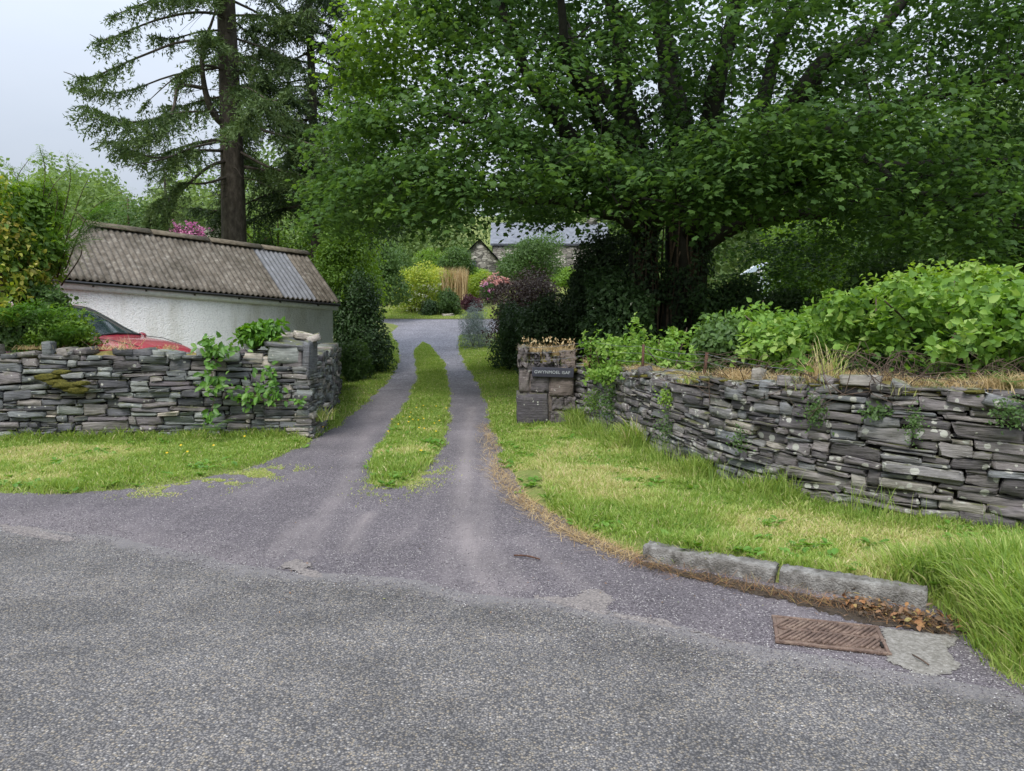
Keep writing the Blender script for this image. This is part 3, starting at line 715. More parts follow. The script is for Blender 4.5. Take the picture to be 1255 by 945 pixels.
# ------------------------------------------------------------------ dry stone walls
STV, STQ = box_grid(4, 2, 3, (.86, .9, .72))
def path_frames(Ln):
    Ln = np.asarray(Ln, float); S = np.concatenate([[0], np.cumsum(np.linalg.norm(np.diff(Ln, axis=0), axis=1))])
    def f(s):
        s = np.asarray(s, float)
        x = np.interp(s, S, Ln[:, 0]); y = np.interp(s, S, Ln[:, 1])
        e = .12
        t = np.stack([np.interp(s + e, S, Ln[:, 0]) - np.interp(s - e, S, Ln[:, 0]), np.interp(s + e, S, Ln[:, 1]) - np.interp(s - e, S, Ln[:, 1])], -1)
        t = unit(t); nrm = np.stack([t[..., 1], -t[..., 0]], -1)
        return np.stack([x, y], -1), t, nrm
    return f, S[-1]
def pack(Ls, base, top, r, thick=(.03, .11), length=(.16, .55), cell=.02):
    """skyline packing; returns list of (s, z, halflen, halfheight)"""
    n = int(Ls / cell); sky = np.array([base(i * cell) for i in range(n)]); tops = np.array([top(i * cell) for i in range(n)])
    out = []; alive = np.ones(n, bool)
    for _ in range(20000):
        idx = np.where(alive & (sky < tops - .02))[0]
        if len(idx) == 0: break
        i = idx[np.argmin(sky[idx])]
        hcur = sky[i]; tol = .016
        a = i
        while a > 0 and abs(sky[a - 1] - hcur) < tol: a -= 1
        b = i
        while b < n - 1 and abs(sky[b + 1] - hcur) < tol: b += 1
        run = (b - a + 1) * cell
        ln = r.uniform(*length) * (1 if r.random() < .75 else .55)
        th = thick[0] + (thick[1] - thick[0]) * r.random() ** 1.5
        if r.random() < .12: th *= 1.35; ln *= .7
        if run < ln + .09:
            # may bridge onto a slightly lower neighbour, otherwise fill the run
            ln = run
            if run < .06:
                sky[a:b + 1] = min([sky[j] for j in (a - 1, b + 1) if 0 <= j < n] + [hcur + .05]) ; continue
            th = min(th, .5 * ln + .02) if ln < .12 else th
            k0, k1 = a, b + 1
        else:
            k = int(ln / cell)
            if r.random() < .5: k0, k1 = a, a + k
            else: k0, k1 = b + 1 - k, b + 1
        # match a neighbour's height when close
        for j in (k0 - 1, k1):
            if 0 <= j < n and 0 < sky[j] - hcur and abs(sky[j] - hcur - th) < .03: th = max(.022, sky[j] - hcur)
        th = min(th, max(.03, tops[k0:k1].mean() - hcur + .02))
        z0 = sky[k0:k1].max()
        out.append(((k0 + k1) / 2 * cell, z0 + th / 2, (k1 - k0) * cell / 2, th / 2, (sky[min(k1, n) - 1] - sky[k0])))
        sky[k0:k1] = z0 + th
    return out
def stones_mesh(lst, f, r, depth=.16, front=.0, jit=.025, slope=None):
    """lst of packed stones -> V,Q,tint; the front face sits at +front along the normal"""
    Vs = []; T = []
    for (s, z, hl, hh, dz) in lst:
        c, t, nrm = f(s)
        hd = depth * r.uniform(.8, 1.1)
        off = front - hd + r.normal() * jit
        L = STV.copy()
        L[:, 0] += L[:, 2] * r.uniform(-.22, .22) * min(1, hh / hl * 1.2)           # slanted ends
        L[:, 2] *= 1 + L[:, 0] * r.uniform(-.18, .18)
        L += r.normal(size=L.shape) * np.array([.045, .07, .14])
        L = L * np.array([hl - .003, hd, hh - .0025])
        L[:, 0] = np.clip(L[:, 0], -hl * 1.02, hl * 1.02)
        a = r.normal() * .04 + (slope(s) if slope else 0)
        if hl < .08: a += r.normal() * .06
        L[:, 2] += L[:, 0] * a
        yaw = r.normal() * .05; L[:, 1] += L[:, 0] * yaw
        W = np.zeros_like(L)
        W[:, :2] = c + L[:, 0:1] * t + (L[:, 1:2] + off) * nrm
        W[:, 2] = z + L[:, 2]
        Vs.append(W); T.append(r.random() * .86 if r.random() < .94 else r.uniform(.88, 1))
    n = len(Vs); k = len(STV)
    Q = (STQ[None] + (np.arange(n) * k)[:, None, None]).reshape(-1, 4)
    return np.concatenate(Vs), Q, np.repeat(T, len(STQ))
def free_stone(c, half, yaw=0, pitch=0, roll=0, r=None, sub=(4, 3, 3), rough=.07, bev=(.82, .82, .75)):
    V, Q = box_grid(*sub, bev); V = V.copy(); V += r.normal(size=V.shape) * rough
    V = V * np.asarray(half)
    cx_, sx_ = math.cos(pitch), math.sin(pitch); V = V @ np.array([[1, 0, 0], [0, cx_, sx_], [0, -sx_, cx_]])
    cy_, sy_ = math.cos(roll), math.sin(roll); V = V @ np.array([[cy_, 0, -sy_], [0, 1, 0], [sy_, 0, cy_]])
    cz, sz = math.cos(yaw), math.sin(yaw); V = V @ np.array([[cz, sz, 0], [-sz, cz, 0], [0, 0, 1]])
    return V + np.asarray(c), Q
def core_mesh(f, Ls, base, top, d0, d1, name, parent, mat=None):
    ss = np.linspace(0, Ls, max(8, int(Ls / .15))); c, t, nrm = f(ss)
    b = np.array([base(s) for s in ss]); tp = np.array([top(s) for s in ss])
    A = c + nrm * d0; B = c + nrm * d1
    V = np.concatenate([np.column_stack([A, b]), np.column_stack([A, tp]), np.column_stack([B, tp]), np.column_stack([B, b])])
    n = len(ss); Q = []
    for j in range(4):
        j2 = (j + 1) % 4
        for i in range(n - 1): Q.append((j * n + i, j * n + i + 1, j2 * n + i + 1, j2 * n + i))
    Q.append((0, n, 2 * n, 3 * n)); Q.append((n - 1, 4 * n - 1, 3 * n - 1, 2 * n - 1))
    return mk(name, V, Q, mat or M['core'], parent)
def tuft(name, c, n, h, spread, mat, parent=None, label=None, cat='plant', wd=.003, lean=.6, tint=(.2, .9), group=None, droop=.7):
    p = np.asarray(c)[None] + np.column_stack([rng.normal(size=(n, 2)) * spread, np.zeros(n)])
    o = grass_obj(name, p, h * rng.uniform(.5, 1.1, n), np.full(n, wd), rng.uniform(*tint, n), mat, lean, droop, None, parent=parent)
    if label: tag(o, label, cat, group)
    return o

# right wall ---------------------------------------------------------
fR, LR = path_frames(WR)
rr_ = np.random.default_rng(11)
def yR(s): return fR(s)[0][1]
baseR = lambda s: -.02 + .02 * math.sin(s * 1.3)
def topR(s):
    y = float(yR(s)); return float(np.interp(y, [3, 5.2, 6, 8.2, 9.2, 10.8], [1.12, 1.09, 1.06, .96, .95, .92])) + .02 * math.sin(s * 5)
wallR = empty('dry_stone_wall', (*fR(0)[0], 0), 'long dark slate dry stone wall curving towards the viewer right of the drive, under brambles', 'wall')
core_mesh(fR, LR, lambda s: -.2, lambda s: topR(s) - .05, -.08, -.42, 'rubble_core', wallR)
lst = pack(LR, baseR, topR, rr_, (.022, .105), (.12, .6))
Va, Qa, ta = stones_mesh(lst, fR, rr_, .13, 0.0, .016, lambda s: -.03)
lst2 = pack(LR, lambda s: .1, topR, rr_, (.06, .16), (.3, .7))
fRb = lambda s: (fR(s)[0], fR(s)[1], -fR(s)[2])
Vb, Qb, tb = stones_mesh(lst2, fRb, rr_, .12, .5, .02)
mk('stonework', np.concatenate([Va, Vb]), np.concatenate([Qa, Qb + len(Va)]), M['stoneR'], wallR, np.concatenate([ta, tb]))
cap = MB()
s = .5
while s < LR - .5:
    c, t, nrm = fR(s); yaw = math.atan2(t[1], t[0])
    if rr_.random() < .36:
        hl = rr_.uniform(.05, .17); hh = rr_.uniform(.02, .05); up = rr_.random() < .25
        if up: hl, hh = .045, .08
        V, Qx = free_stone((c[0] - nrm[0] * rr_.uniform(.05, .13), c[1] - nrm[1] * .09, topR(s) + hh * .7), (hl, .08, hh), yaw + rr_.normal() * .3, rr_.normal() * .15, rr_.normal() * .25, rr_)
        cap.add(V, Qx, rr_.random())
    s += rr_.uniform(.18, .5)
# bigger named cap stones seen in the photo
for (px, py, d, hf, yw, rl) in ((765, 462, 9.2, (.10, .07, .11), .3, .5), (820, 468, 8.0, (.16, .1, .05), -.5, .1), (905, 482, 6.7, (.10, .08, .05), -.9, .1), (940, 478, 6.45, (.05, .06, .08), -.8, .1), (975, 478, 6.25, (.06, .05, .10), -.7, .05), (1003, 487, 6.05, (.07, .06, .05), -.6, .2), (1185, 487, 5.42, (.13, .09, .05), -.5, .15), (1228, 492, 5.3, (.13, .09, .045), -.4, .25)):
    c = P(px, py, d); V, Qx = free_stone(c, hf, yw, .1, rl, rr_); cap.add(V, Qx, rr_.uniform(.3, .9))
cap.build('coping', M['stoneR'], wallR)
# turf along the top: soil ridge, moss, dry grass
def ridge(f, Ls, top, name, parent, mat, wdt=.2, h=.05, off=-.2, seed=0, ph=lambda s: 1.0):
    ss = np.arange(0.1, Ls, .05); us = np.linspace(-1, 1, 9)
    c, t, nrm = f(ss)
    V = []
    for i, s_ in enumerate(ss):
        for u in us:
            xy = c[i] + nrm[i] * (off + u * wdt)
            nzv = float(vnoise(np.array([xy[0] * 6, xy[1] * 6, seed])))
            V.append((xy[0], xy[1], top(s_) - .03 + (h * (1 - u * u)) * (.4 + 1.1 * nzv) * ph(s_)))
    n = len(us); Q = [(i * n + j, i * n + j + 1, (i + 1) * n + j + 1, (i + 1) * n + j) for i in range(len(ss) - 1) for j in range(n - 1)]
    return mk(name, V, Q, mat, parent, smooth_=True)
M['turf_top'] = noise_mat('wall_top_turf', [(.3, (.08, .07, .03)), (.5, (.2, .17, .05)), (.62, (.3, .22, .1)), (.8, (.38, .28, .15))], 7, .95, .9, 90)
ridge(fR, LR, topR, 'turf_cap', wallR, M['turf_top'], .2, .06, -.22)
n = 15000; s_ = rng.uniform(.3, LR - .1, n); c, t, nrm = fR(s_); o_ = rng.uniform(-.38, -.03, n)
k = fbm(c + nrm * o_[:, None], 2.3, 2) > .42
p = (c + nrm * o_[:, None])[k]; tp = np.array([topR(a) for a in s_[k]])
grass_obj('dry_grass', np.column_stack([p, tp + .01]), rng.uniform(.03, .13, len(p)), np.full(len(p), .0022), rng.random(len(p)), M['straw'], 1.3, 1.0, None, parent=wallR)
# moss cushions on the cap
def blob(c, r3, seed, n=14, rough=.3):
    th = np.linspace(0, math.pi, n // 2 + 2); ph = np.arange(n) * 2 * math.pi / n
    V = np.array([[math.sin(a) * math.cos(b), math.sin(a) * math.sin(b), math.cos(a)] for a in th for b in ph])
    V = V * (1 + rough * (vnoise(V * 2.2 + seed * 3.1) - .5)[:, None] * 2)
    m = len(th); Q = [(i * n + j, (i + 1) * n + j, (i + 1) * n + (j + 1) % n, i * n + (j + 1) % n) for i in range(m - 1) for j in range(n)]
    return np.asarray(c) + V * np.asarray(r3), Q
mb = MB()
for k in range(26):
    s0 = rng.uniform(.5, 8); c, t, nrm = fR(s0); q = c - nrm * rng.uniform(-.01, .12)
    V, Qx = blob((q[0], q[1], topR(s0) - .012), (rng.uniform(.05, .16), rng.uniform(.04, .06), rng.uniform(.01, .02)), k, 16, .5); mb.add(V, Qx)
mb.build('moss', M['moss'], wallR, True)

# left wall -------------------------------------------------------------
fL, LL = path_frames(WL[:5])
rl_ = np.random.default_rng(5)
topL = lambda s: 1.12 + .02 * math.sin(s * 3.1)
wallL = empty('dry_stone_wall', (*fL(LL)[0], 0), 'grey-green slate dry stone wall left of the drive in front of the white shed', 'wall')
core_mesh(fL, LL, lambda s: -.2, lambda s: topL(s) - .05, -.08, -.42, 'rubble_core', wallL)
Va, Qa, ta = stones_mesh(pack(LL, lambda s: -.02, topL, rl_, (.024, .125), (.12, .6)), fL, rl_, .13, 0, .022, None)
fLb = lambda s: (fL(s)[0], fL(s)[1], -fL(s)[2])
Vb, Qb, tb = stones_mesh(pack(LL, lambda s: .2, topL, rl_, (.06, .16), (.3, .7)), fLb, rl_, .12, .5, .02)
mk('stonework', np.concatenate([Va, Vb]), np.concatenate([Qa, Qb + len(Va)]), M['stoneL'], wallL, np.concatenate([ta, tb]))
cap = MB(); s = LL - 6.2
while s < LL - .1:
    c, t, nrm = fL(s)
    if rl_.random() < .8:
        up = rl_.random() < .35
        hf = (rl_.uniform(.03, .06), .08, rl_.uniform(.07, .11)) if up else (rl_.uniform(.07, .17), .1, rl_.uniform(.03, .06))
        V, Qx = free_stone((c[0] - nrm[0] * .1, c[1] - nrm[1] * .1, topL(s) + hf[2] * .8), hf, rl_.normal() * .25, rl_.normal() * .1, rl_.normal() * (.3 if up else .12), rl_)
        cap.add(V, Qx, rl_.random() ** 1.2 * .95)
    s += rl_.uniform(.1, .3)
cap.build('coping', M['stoneL'], wallL)
ridge(fL, LL, topL, 'turf_cap', wallL, M['turf_top'], .2, .07, -.24, 3)
mb = MB()
for (px, py, rx, rz) in ((58, 462, .17, .04), (80, 472, .18, .05), (92, 478, .16, .05), (68, 468, .14, .04), (75, 456, .12, .03), (100, 470, .10, .035)):
    c = P(px, py, 9.33); V, Qx = blob(c, (rx, .05, rz), rx * 40, 18, .45); mb.add(V, Qx)
mb.build('moss', M['moss'], wallL, True)
for (px, n_, hh, sp_) in ((40, 160, .07, .09), (150, 60, .2, .1), (140, 120, .06, .12), (205, 60, .08, .06)):
    tuft('dry_grass', P(px, 428, 9.58), n_, hh, sp_, M['straw'], wallL, lean=1.1)

# left gate pier with big slabs ----------------------------------------
def pier(root, x0, x1, y0, y1, ztop, base, r, mat, thick, length, name='stonework'):
    Ln = np.array([(x0, y1), (x0, y0), (x1, y0), (x1, y1), (x0, y1)])
    Vs, Qs, Ts, n = [], [], [], 0
    for a, b in zip(Ln[:-1], Ln[1:]):
        seg = np.array([a, b]); f, Ls = path_frames(seg)
        V, Qx, t = stones_mesh(pack(Ls, lambda s: base, lambda s: ztop, r, thick, length), f, r, .13, .0, .012)
        Vs.append(V); Qs.append(Qx + n); Ts.append(t); n += len(V)
    mbx = MB(); mbx.box(((x0 + x1) / 2, (y0 + y1) / 2, (base + ztop) / 2 - .02), ((x1 - x0) / 2 - .06, (y1 - y0) / 2 - .06, (ztop - base) / 2)); mbx.build('rubble_core', M['core'], root)
    return mk(name, np.concatenate(Vs), np.concatenate(Qs), mat, root, np.concatenate(Ts))
PLx0, PLx1, PLy0, PLy1 = -3.28, -2.66, 9.78, 10.45
pl = empty('gate_pier', (-2.97, 10.1, 0), 'left gate pier of stacked slate topped with large tilted slabs', 'gate pier')
pier(pl, PLx0, PLx1, PLy0, PLy1, .98, -.02, rl_, M['stoneL'], (.03, .09), (.15, .5))
mb = MB()
for (c, hf, yw, pt, ro, t_) in (
        ((-3.02, 10.0, 1.13), (.22, .22, .12), .1, 0, .02, .5), ((-2.72, 10.02, 1.03), (.055, .24, .27), .05, 0, .04, .15), ((-2.90, 9.86, 1.08), (.13, .05, .17), 0, .05, .0, .75),
        ((-3.0, 9.98, 1.27), (.27, .23, .035), .1, .18, .12, .1), ((-3.2, 9.95, 1.03), (.12, .12, .07), .3, 0, .1, .95), ((-3.42, 9.9, 1.08), (.13, .1, .07), .1, 0, .1, .97), ((-3.68, 9.8, 1.1), (.11, .1, .06), .2, 0, 0, .4),
        ((-2.85, 10.2, 1.36), (.12, .12, .05), .5, .1, .2, .97), ((-2.68, 10.1, 1.33), (.09, .15, .05), .2, 0, -.3, .9), ((-3.05, 10.3, 1.34), (.1, .1, .06), .9, 0, 0, .97)):
    V, Qx = free_stone(c, hf, yw, pt, ro, rl_, rough=.05); mb.add(V, Qx, t_)
mb.build('slab', M['stoneL'], pl)
# return wall running back beside the drive to the shed
WB = np.array([(-2.66, 10.45), (-2.95, 12.2), (-3.4, 14.5), (-3.85, 16.6)])
fB, LB = path_frames(WB)
wb = empty('dry_stone_wall', (*fB(0)[0], 0), 'low slate wall running back from the left gate pier to the shed corner', 'wall')
topB = lambda s: 1.0 - .01 * s
fBr = lambda s: (fB(s)[0], fB(s)[1], fB(s)[2])
Va, Qa, ta = stones_mesh(pack(LB, lambda s: -.02, topB, rl_, (.04, .13), (.16, .5)), fBr, rl_, .13, 0, .025)
fB2 = lambda s: (fB(s)[0], fB(s)[1], -fB(s)[2])
Vb, Qb, tb = stones_mesh(pack(LB, lambda s: .2, topB, rl_, (.06, .16), (.3, .6)), fB2, rl_, .12, .45, .02)
core_mesh(fB, LB, lambda s: -.2, lambda s: topB(s) - .04, -.08, -.38, 'rubble_core', wb)
mk('stonework', np.concatenate([Va, Vb]), np.concatenate([Qa, Qb + len(Va)]), M['stoneL'], wb, np.concatenate([ta, tb]))
mb = MB()
for k in range(14):
    s = LB * (k + .5) / 14; c, t, nrm = fB(s)
    V, Qx = free_stone((c[0] - nrm[0] * .18, c[1] - nrm[1] * .18, topB(s) + .05), (rl_.uniform(.1, .2), .17, rl_.uniform(.04, .09)), math.atan2(t[1], t[0]), 0, rl_.normal() * .1, rl_); mb.add(V, Qx, rl_.random())
mb.build('coping', M['stoneL'], wb)

# right gate pier with name sign ---------------------------------------
prt = empty('gate_pier', (.48, 11.0, 0), 'right gate pier of mortared boulders with a slate name plate and grass growing on top', 'gate pier')
D0 = 10.62
def PX(px, d=D0): return (px - CX) / F * d
x0, x1 = PX(636), PX(706)
mb = MB()
rp = np.random.default_rng(9)
def slabf(pxa, pxb, pya, pyb, t, dep=.3, y=D0, rough=.03, out=0):
    A = P(pxa, pya, y); B = P(pxb, pyb, y)
    c = ((A[0] + B[0]) / 2, y + dep - out, (A[2] + B[2]) / 2)
    V, Qx = free_stone(c, (abs(B[0] - A[0]) / 2 - .004, dep, abs(A[2] - B[2]) / 2 - .004), 0, 0, rp.normal() * .02, rp, (7, 3, 7), rough, (.93, .93, .93)); mb.add(V, Qx, t)
slabf(633, 672, 482, 520, .12, .32, rough=.02, out=.02)
slabf(636, 649, 452, 481, .75); slabf(650, 673, 458, 481, .35, rough=.05); slabf(674, 703, 456, 486, .9, rough=.05); slabf(676, 692, 487, 502, .4, rough=.06); slabf(691, 706, 486, 504, .6, rough=.07); slabf(674, 706, 503, 524, .5, rough=.05); slabf(636, 706, 445, 457, .4, rough=.02)
slabf(635, 648, 425, 450, .7, rough=.12); slabf(650, 662, 432, 447, .3, rough=.12); slabf(664, 676, 430, 448, .7, rough=.12); slabf(686, 706, 430, 452, 1.0, rough=.1); slabf(676, 686, 436, 448, .5, rough=.12)
mb.build('stonework', M['pier'], prt)
mb = MB(); zt_ = P(640, 450, D0)[2]
mb.box(((x0 + x1) / 2, D0 + .4, zt_ / 2 - .02), ((x1 - x0) / 2 - .02, .375, zt_ / 2), bev=.02); mb.build('mortar_core', noise_mat('mortar', [(.3, (.10, .085, .075)), (.7, (.2, .165, .145))], 14, .95, .8, 70), prt)
V, Qx = blob(((x0 + x1) / 2, D0 + .33, zt_ + .08), ((x1 - x0) / 2 - .03, .3, .1), 3, 22, .25); mk('turf_cap', V, Qx, M['turf_top'], prt, smooth_=True)
n = 1500; p = np.column_stack([rng.uniform(x0 + .05, x1 - .02, n), rng.uniform(D0 + .03, D0 + .6, n), np.full(n, zt_ + .1)])
grass_obj('dry_grass', p, rng.uniform(.08, .26, n), np.full(n, .0028), rng.random(n), M['straw'], .35, .5, None, parent=prt)
n = 900; p = np.column_stack([rng.uniform(x0 + .03, x1, n), rng.uniform(D0 - .0, D0 + .3, n), zt_ + rng.uniform(.0, .12, n)])
grass_obj('green_grass', p, rng.uniform(.03, .1, n), np.full(n, .0035), rng.uniform(.1, .8, n), M['grass'], .8, .8, None, parent=prt)
# seed heads
n = 170; hp = np.column_stack([rng.uniform(x0 + .05, x1, n), rng.uniform(D0 + .05, D0 + .5, n), zt_ + rng.uniform(.2, .40, n)])
leaves('seed_head', hp, rdir(n), np.column_stack([rng.normal(size=n) * .3, rng.normal(size=n) * .3, np.ones(n)]), rng.uniform(.03, .06, n), T_DIAM, rng.random(n), M['straw'], prt)['kind'] = 'stuff'
mb = MB()
for k in range(7):
    V, Qx = blob((x1 + rng.uniform(-.02, .12), D0 + rng.uniform(0, .2), zt_ - rng.uniform(-.02, .08)), (.06, .06, .035), k, 12, .4); mb.add(V, Qx)
mb.build('moss', M['moss'], prt, True)
# name plate
a = P(652, 450.5, D0 - .03); b = P(703, 462, D0 - .03)
sg = mk('name_plate', *(lambda V, Qx: ((V * np.array([(b[0] - a[0]) / 2, .014, (a[2] - b[2]) / 2])) @ np.array([[math.cos(-.03), 0, math.sin(-.03)], [0, 1, 0], [-math.sin(-.03), 0, math.cos(-.03)]]) + (a + b) / 2 + np.array([0, -.012, 0]), Qx))(*box_grid(3, 3, 3, .94)), flat('plate_slate', (.035, .035, .05), .5), prt)
tag(sg, 'dark slate name plate with faint pale lettering')
cu = bpy.data.curves.new('lettering', 'FONT'); cu.body = 'GWYNMOEL ISAF'; cu.size = .062; cu.extrude = .002; cu.align_x = 'CENTER'; cu.align_y = 'CENTER'; cu.space_character = 1.06
cu.materials.append(flat('lettering_paint', (.42, .44, .44), .6))
lo = bpy.data.objects.new('lettering', cu); COL.objects.link(lo)
bpy.context.view_layer.update()
dg = bpy.context.evaluated_depsgraph_get(); lm = bpy.data.meshes.new_from_object(lo.evaluated_get(dg)); bpy.data.objects.remove(lo)
lt = bpy.data.objects.new('lettering', lm); COL.objects.link(lt); lt.parent = sg
mid = (a + b) / 2 + np.array([-.01, -.0285, 0])
lt.location = Vector(mid) - Vector(prt.location); lt.rotation_euler = (math.pi / 2, R(1.7), 0)

# ------------------------------------------------------------------ rusty fence behind right wall
fn = empty('wire_fence', P(722, 440, 10.0) * np.array([1, 1, 0]) + np.array([0, 0, .8]), 'rusty steel posts with plain and barbed wire behind the right stone wall', 'fence')
posts = [(724, 416, 456, 9.9, .02), (788, 422, 462, 8.55, .0), (866, 432, 466, 7.5, .05)]
tops = []
for (px, pa, pb, d, ln) in posts:
    A = P(px + 1, pa, d); B = P(px - 1 - ln * 60, pb + 6, d); tops.append(A)
    m_ = MB(); m_.box((A + B) / 2, (.013, .003, np.linalg.norm(A - B) / 2), [[1, 0, 0], [0, 1, 0], unit(A - B)])
    m_.box((A + B) / 2 + np.array([-.011, .014, 0]), (.003, .011, np.linalg.norm(A - B) / 2), [[1, 0, 0], [0, 1, 0], unit(A - B)])
    m_.build('post', M['rust'], fn)
ends = [P(640, 424, 10.6)] + tops + [P(1000, 452, 6.4), P(1130, 458, 6.0), P(1300, 462, 5.7), P(1500, 465, 5.3)]
for dz in (-.02, -.1, -.2):
    pts = []
    for A, B in zip(ends[:-1], ends[1:]):
        for t in np.linspace(0, 1, 6, endpoint=False): pts.append(A + (B - A) * t + np.array([0, 0, dz - .03 * math.sin(math.pi * t)]))
    mb = MB(); mb.tube(pts, .0025, 5)
    if dz < -.15:
      for i in range(1, len(pts) - 1):
        c = pts[i]; mb.tube([c - [.012, 0, .012], c + [.012, 0, .012]], .0015, 4); mb.tube([c - [.012, 0, -.012], c + [.012, 0, -.012]], .0015, 4)
    mb.build('wire', M['wire'], fn)
# wire tail loose off first post
# ------------------------------------------------------------------ kerb stones
M['concrete'] = noise_mat('kerb_concrete', [(.3, (.08, .075, .06)), (.45, (.17, .16, .145)), (.6, (.27, .26, .24)), (.75, (.42, .41, .38))], 13, .9, 1.0, 90)
rk = np.random.default_rng(2)
def kerb(pa, pb, label):
    A = G(*pa); B = G(*pb); t = unit(B - A); nn = np.array([-t[1], t[0]]); Ln = np.linalg.norm(B - A)
    V, Qx = box_grid(60, 5, 5, (.985, .86, .86)); V = V + rk.normal(size=V.shape) * np.array([.0015, .035, .03])
    V[:, 2] -= .35 * np.maximum(0, vnoise(np.column_stack([V[:, 0] * 9 + pa[0], V[:, 1] * 2]), 1.0) - .62) * (V[:, 2] > 0)
    V = V * np.array([Ln / 2 - .006, .065, .085])
    W = np.column_stack([(A + B)[0] / 2 + V[:, 0] * t[0] + (V[:, 1] + .065) * nn[0], (A + B)[1] / 2 + V[:, 0] * t[1] + (V[:, 1] + .065) * nn[1], V[:, 2] + .012])
    o = mk('kerb_stone', W, Qx, M['concrete'], None); tag(o, label, 'kerb stone', 'concrete kerb stones along the right verge')
kerb((786, 686), (950, 716), 'weathered concrete kerb stone farther from the drain cover')
kerb((953, 717), (1138, 748), 'weathered concrete kerb stone beside the leaf litter and drain cover')
# ------------------------------------------------------------------ drain cover and concrete patch
dc = [G(946.7, 757), G(1084, 776), G(1089, 802), G(945, 790)]
c = np.mean(dc, 0); u = unit((dc[1] - dc[0]) + (dc[2] - dc[3])); v = np.array([-u[1], u[0]]); hu, hv = .262, .13
hv = np.linalg.norm(dc[0] - dc[3]) / 2 * .95
u3 = np.array([u[0], u[1], 0]); v3 = np.array([v[0], v[1], 0]); AX = [u3, v3, [0, 0, 1]]
rdn = np.random.default_rng(17)
dr = empty('drain_cover', (c[0], c[1], 0.012), 'rusty rectangular iron drain grate sunk at the road edge', 'drain cover')
c3 = np.array([c[0], c[1], .010]); m_ = MB()
for sgn in (-1, 1):
    m_.box(c3 + v3 * sgn * (hv - .012), (hu, .009, .008), AX, bev=.003)
    m_.box(c3 + u3 * sgn * (hu - .012), (.009, hv - .02, .008), AX, bev=.003)
M['iron'] = noise_mat('rusted_iron', [(.25, (.08, .055, .045)), (.5, (.17, .115, .09)), (.7, (.26, .19, .145)), (.85, (.34, .2, .11))], 22, .85, .7, 120)
m_.build('frame', M['iron'], dr)
m_ = MB(); ug = np.linspace(-1, 1, 60); vg = np.linspace(-1, 1, 34); sv = []
for a1 in ug:
    for b1 in vg:
        q = c3 + u3 * a1 * (hu - .005) + v3 * b1 * (hv - .004); sv.append([q[0], q[1], .005 + .011 * float(fbm(np.array([q[0], q[1], 0.]), 14, 3)) * (1 if max(abs(a1), abs(b1)) < .99 else 0)])
m_.add(sv, [(i * 34 + j, (i + 1) * 34 + j, (i + 1) * 34 + j + 1, i * 34 + j + 1) for i in range(59) for j in range(33)])
m_.build('silt_bed', noise_mat('grate_silt', [(.3, (.10, .07, .055)), (.7, (.22, .155, .12))], 30, .95, .6), dr)
m_ = MB(); k = 19
for i in range(k):
    q = c3 + u3 * ((i + .5) / k * 2 - 1) * (hu - .03) + [0, 0, rdn.normal() * .0015]
    ang = math.atan2(u[1], u[0]) + R(58) + rdn.normal() * .04; bu = np.array([math.cos(ang), math.sin(ang), 0]); bv = np.array([-bu[1], bu[0], 0])
    for j in (-1, 1):
        m_.box(q + v3 * j * (hv - .03) * .5 + [0, 0, .003], ((hv - .03) * .52, .0065, .009), [bu, bv, [0, 0, 1]], bev=.002)
m_.box(c3 + [0, 0, .004], (hu - .03, .007, .006), AX, bev=.002)
m_.build('grate', M['iron'], dr)
m_ = MB(); m_.box(c3 + u3 * (hu - .03) + v3 * (-hv * .45) + [0, 0, .008], (.006, .03, .004), AX); m_.build('lifting_slot', M['core'], dr)
def patch(name, poly, z, mat, kind='structure', res=.03, rough=.06):
    poly = np.array([G(*q) for q in poly]); lo_, hi = poly.min(0) - .1, poly.max(0) + .1
    k = lambda p: (poly_sd(p, poly) + (fbm(p, 6, 4) - .5) * rough + (vnoise(p, 60) - .5) * rough * .25) > 0
    V, Qx = grid_mesh(np.arange(lo_[0], hi[0], res), np.arange(lo_[1], hi[1], res), lambda p: h0(p[:, 1]) + z + .006 * smooth((poly_sd(p, poly)) / .04) - .006, k)
    o = mk(name, V, Qx, mat, smooth_=True); tag(o, kind=kind); return o
M['paleconc'] = noise_mat('pale_concrete', [(.3, (.13, .12, .10)), (.5, (.22, .205, .18)), (.7, (.34, .32, .29))], 60, .9, .6, 140)
patch('concrete_pad', [(1080, 770), (1165, 780), (1172, 815), (1140, 832), (1085, 815)], .010, M['paleconc'], res=.009, rough=.14)
M['sand'] = noise_mat('washed_sand', [(.35, (.15, .135, .13)), (.5, (.26, .23, .215)), (.65, (.36, .32, .29))], 70, .95, .8, 200)
patch('sand_patch', [(338, 694), (360, 690), (392, 697), (400, 710), (380, 711), (350, 703)], .009, M['sand'], res=.009, rough=.3)
patch('sand_patch', [(655, 733), (700, 736), (735, 722), (752, 735), (742, 748), (800, 760), (870, 778), (925, 792), (900, 793), (820, 772), (740, 756), (690, 746)], .009, M['sand'], res=.009, rough=.3)
patch('sand_patch', [(0, 642), (60, 652), (100, 660), (85, 668), (30, 660), (0, 652)], .009, M['sand'], res=.009, rough=.3)
M['gutter_silt'] = noise_mat('gutter_silt', [(.3, (.035, .027, .02)), (.6, (.08, .06, .042)), (.8, (.15, .11, .075))], 20, .95, .8, 120)
patch('gutter_silt', [(745, 672), (790, 690), (950, 722), (1030, 738), (1140, 752), (1165, 775), (1160, 783), (1090, 770), (1000, 748), (900, 722), (800, 697)], .009, M['gutter_silt'], res=.014, rough=.18)
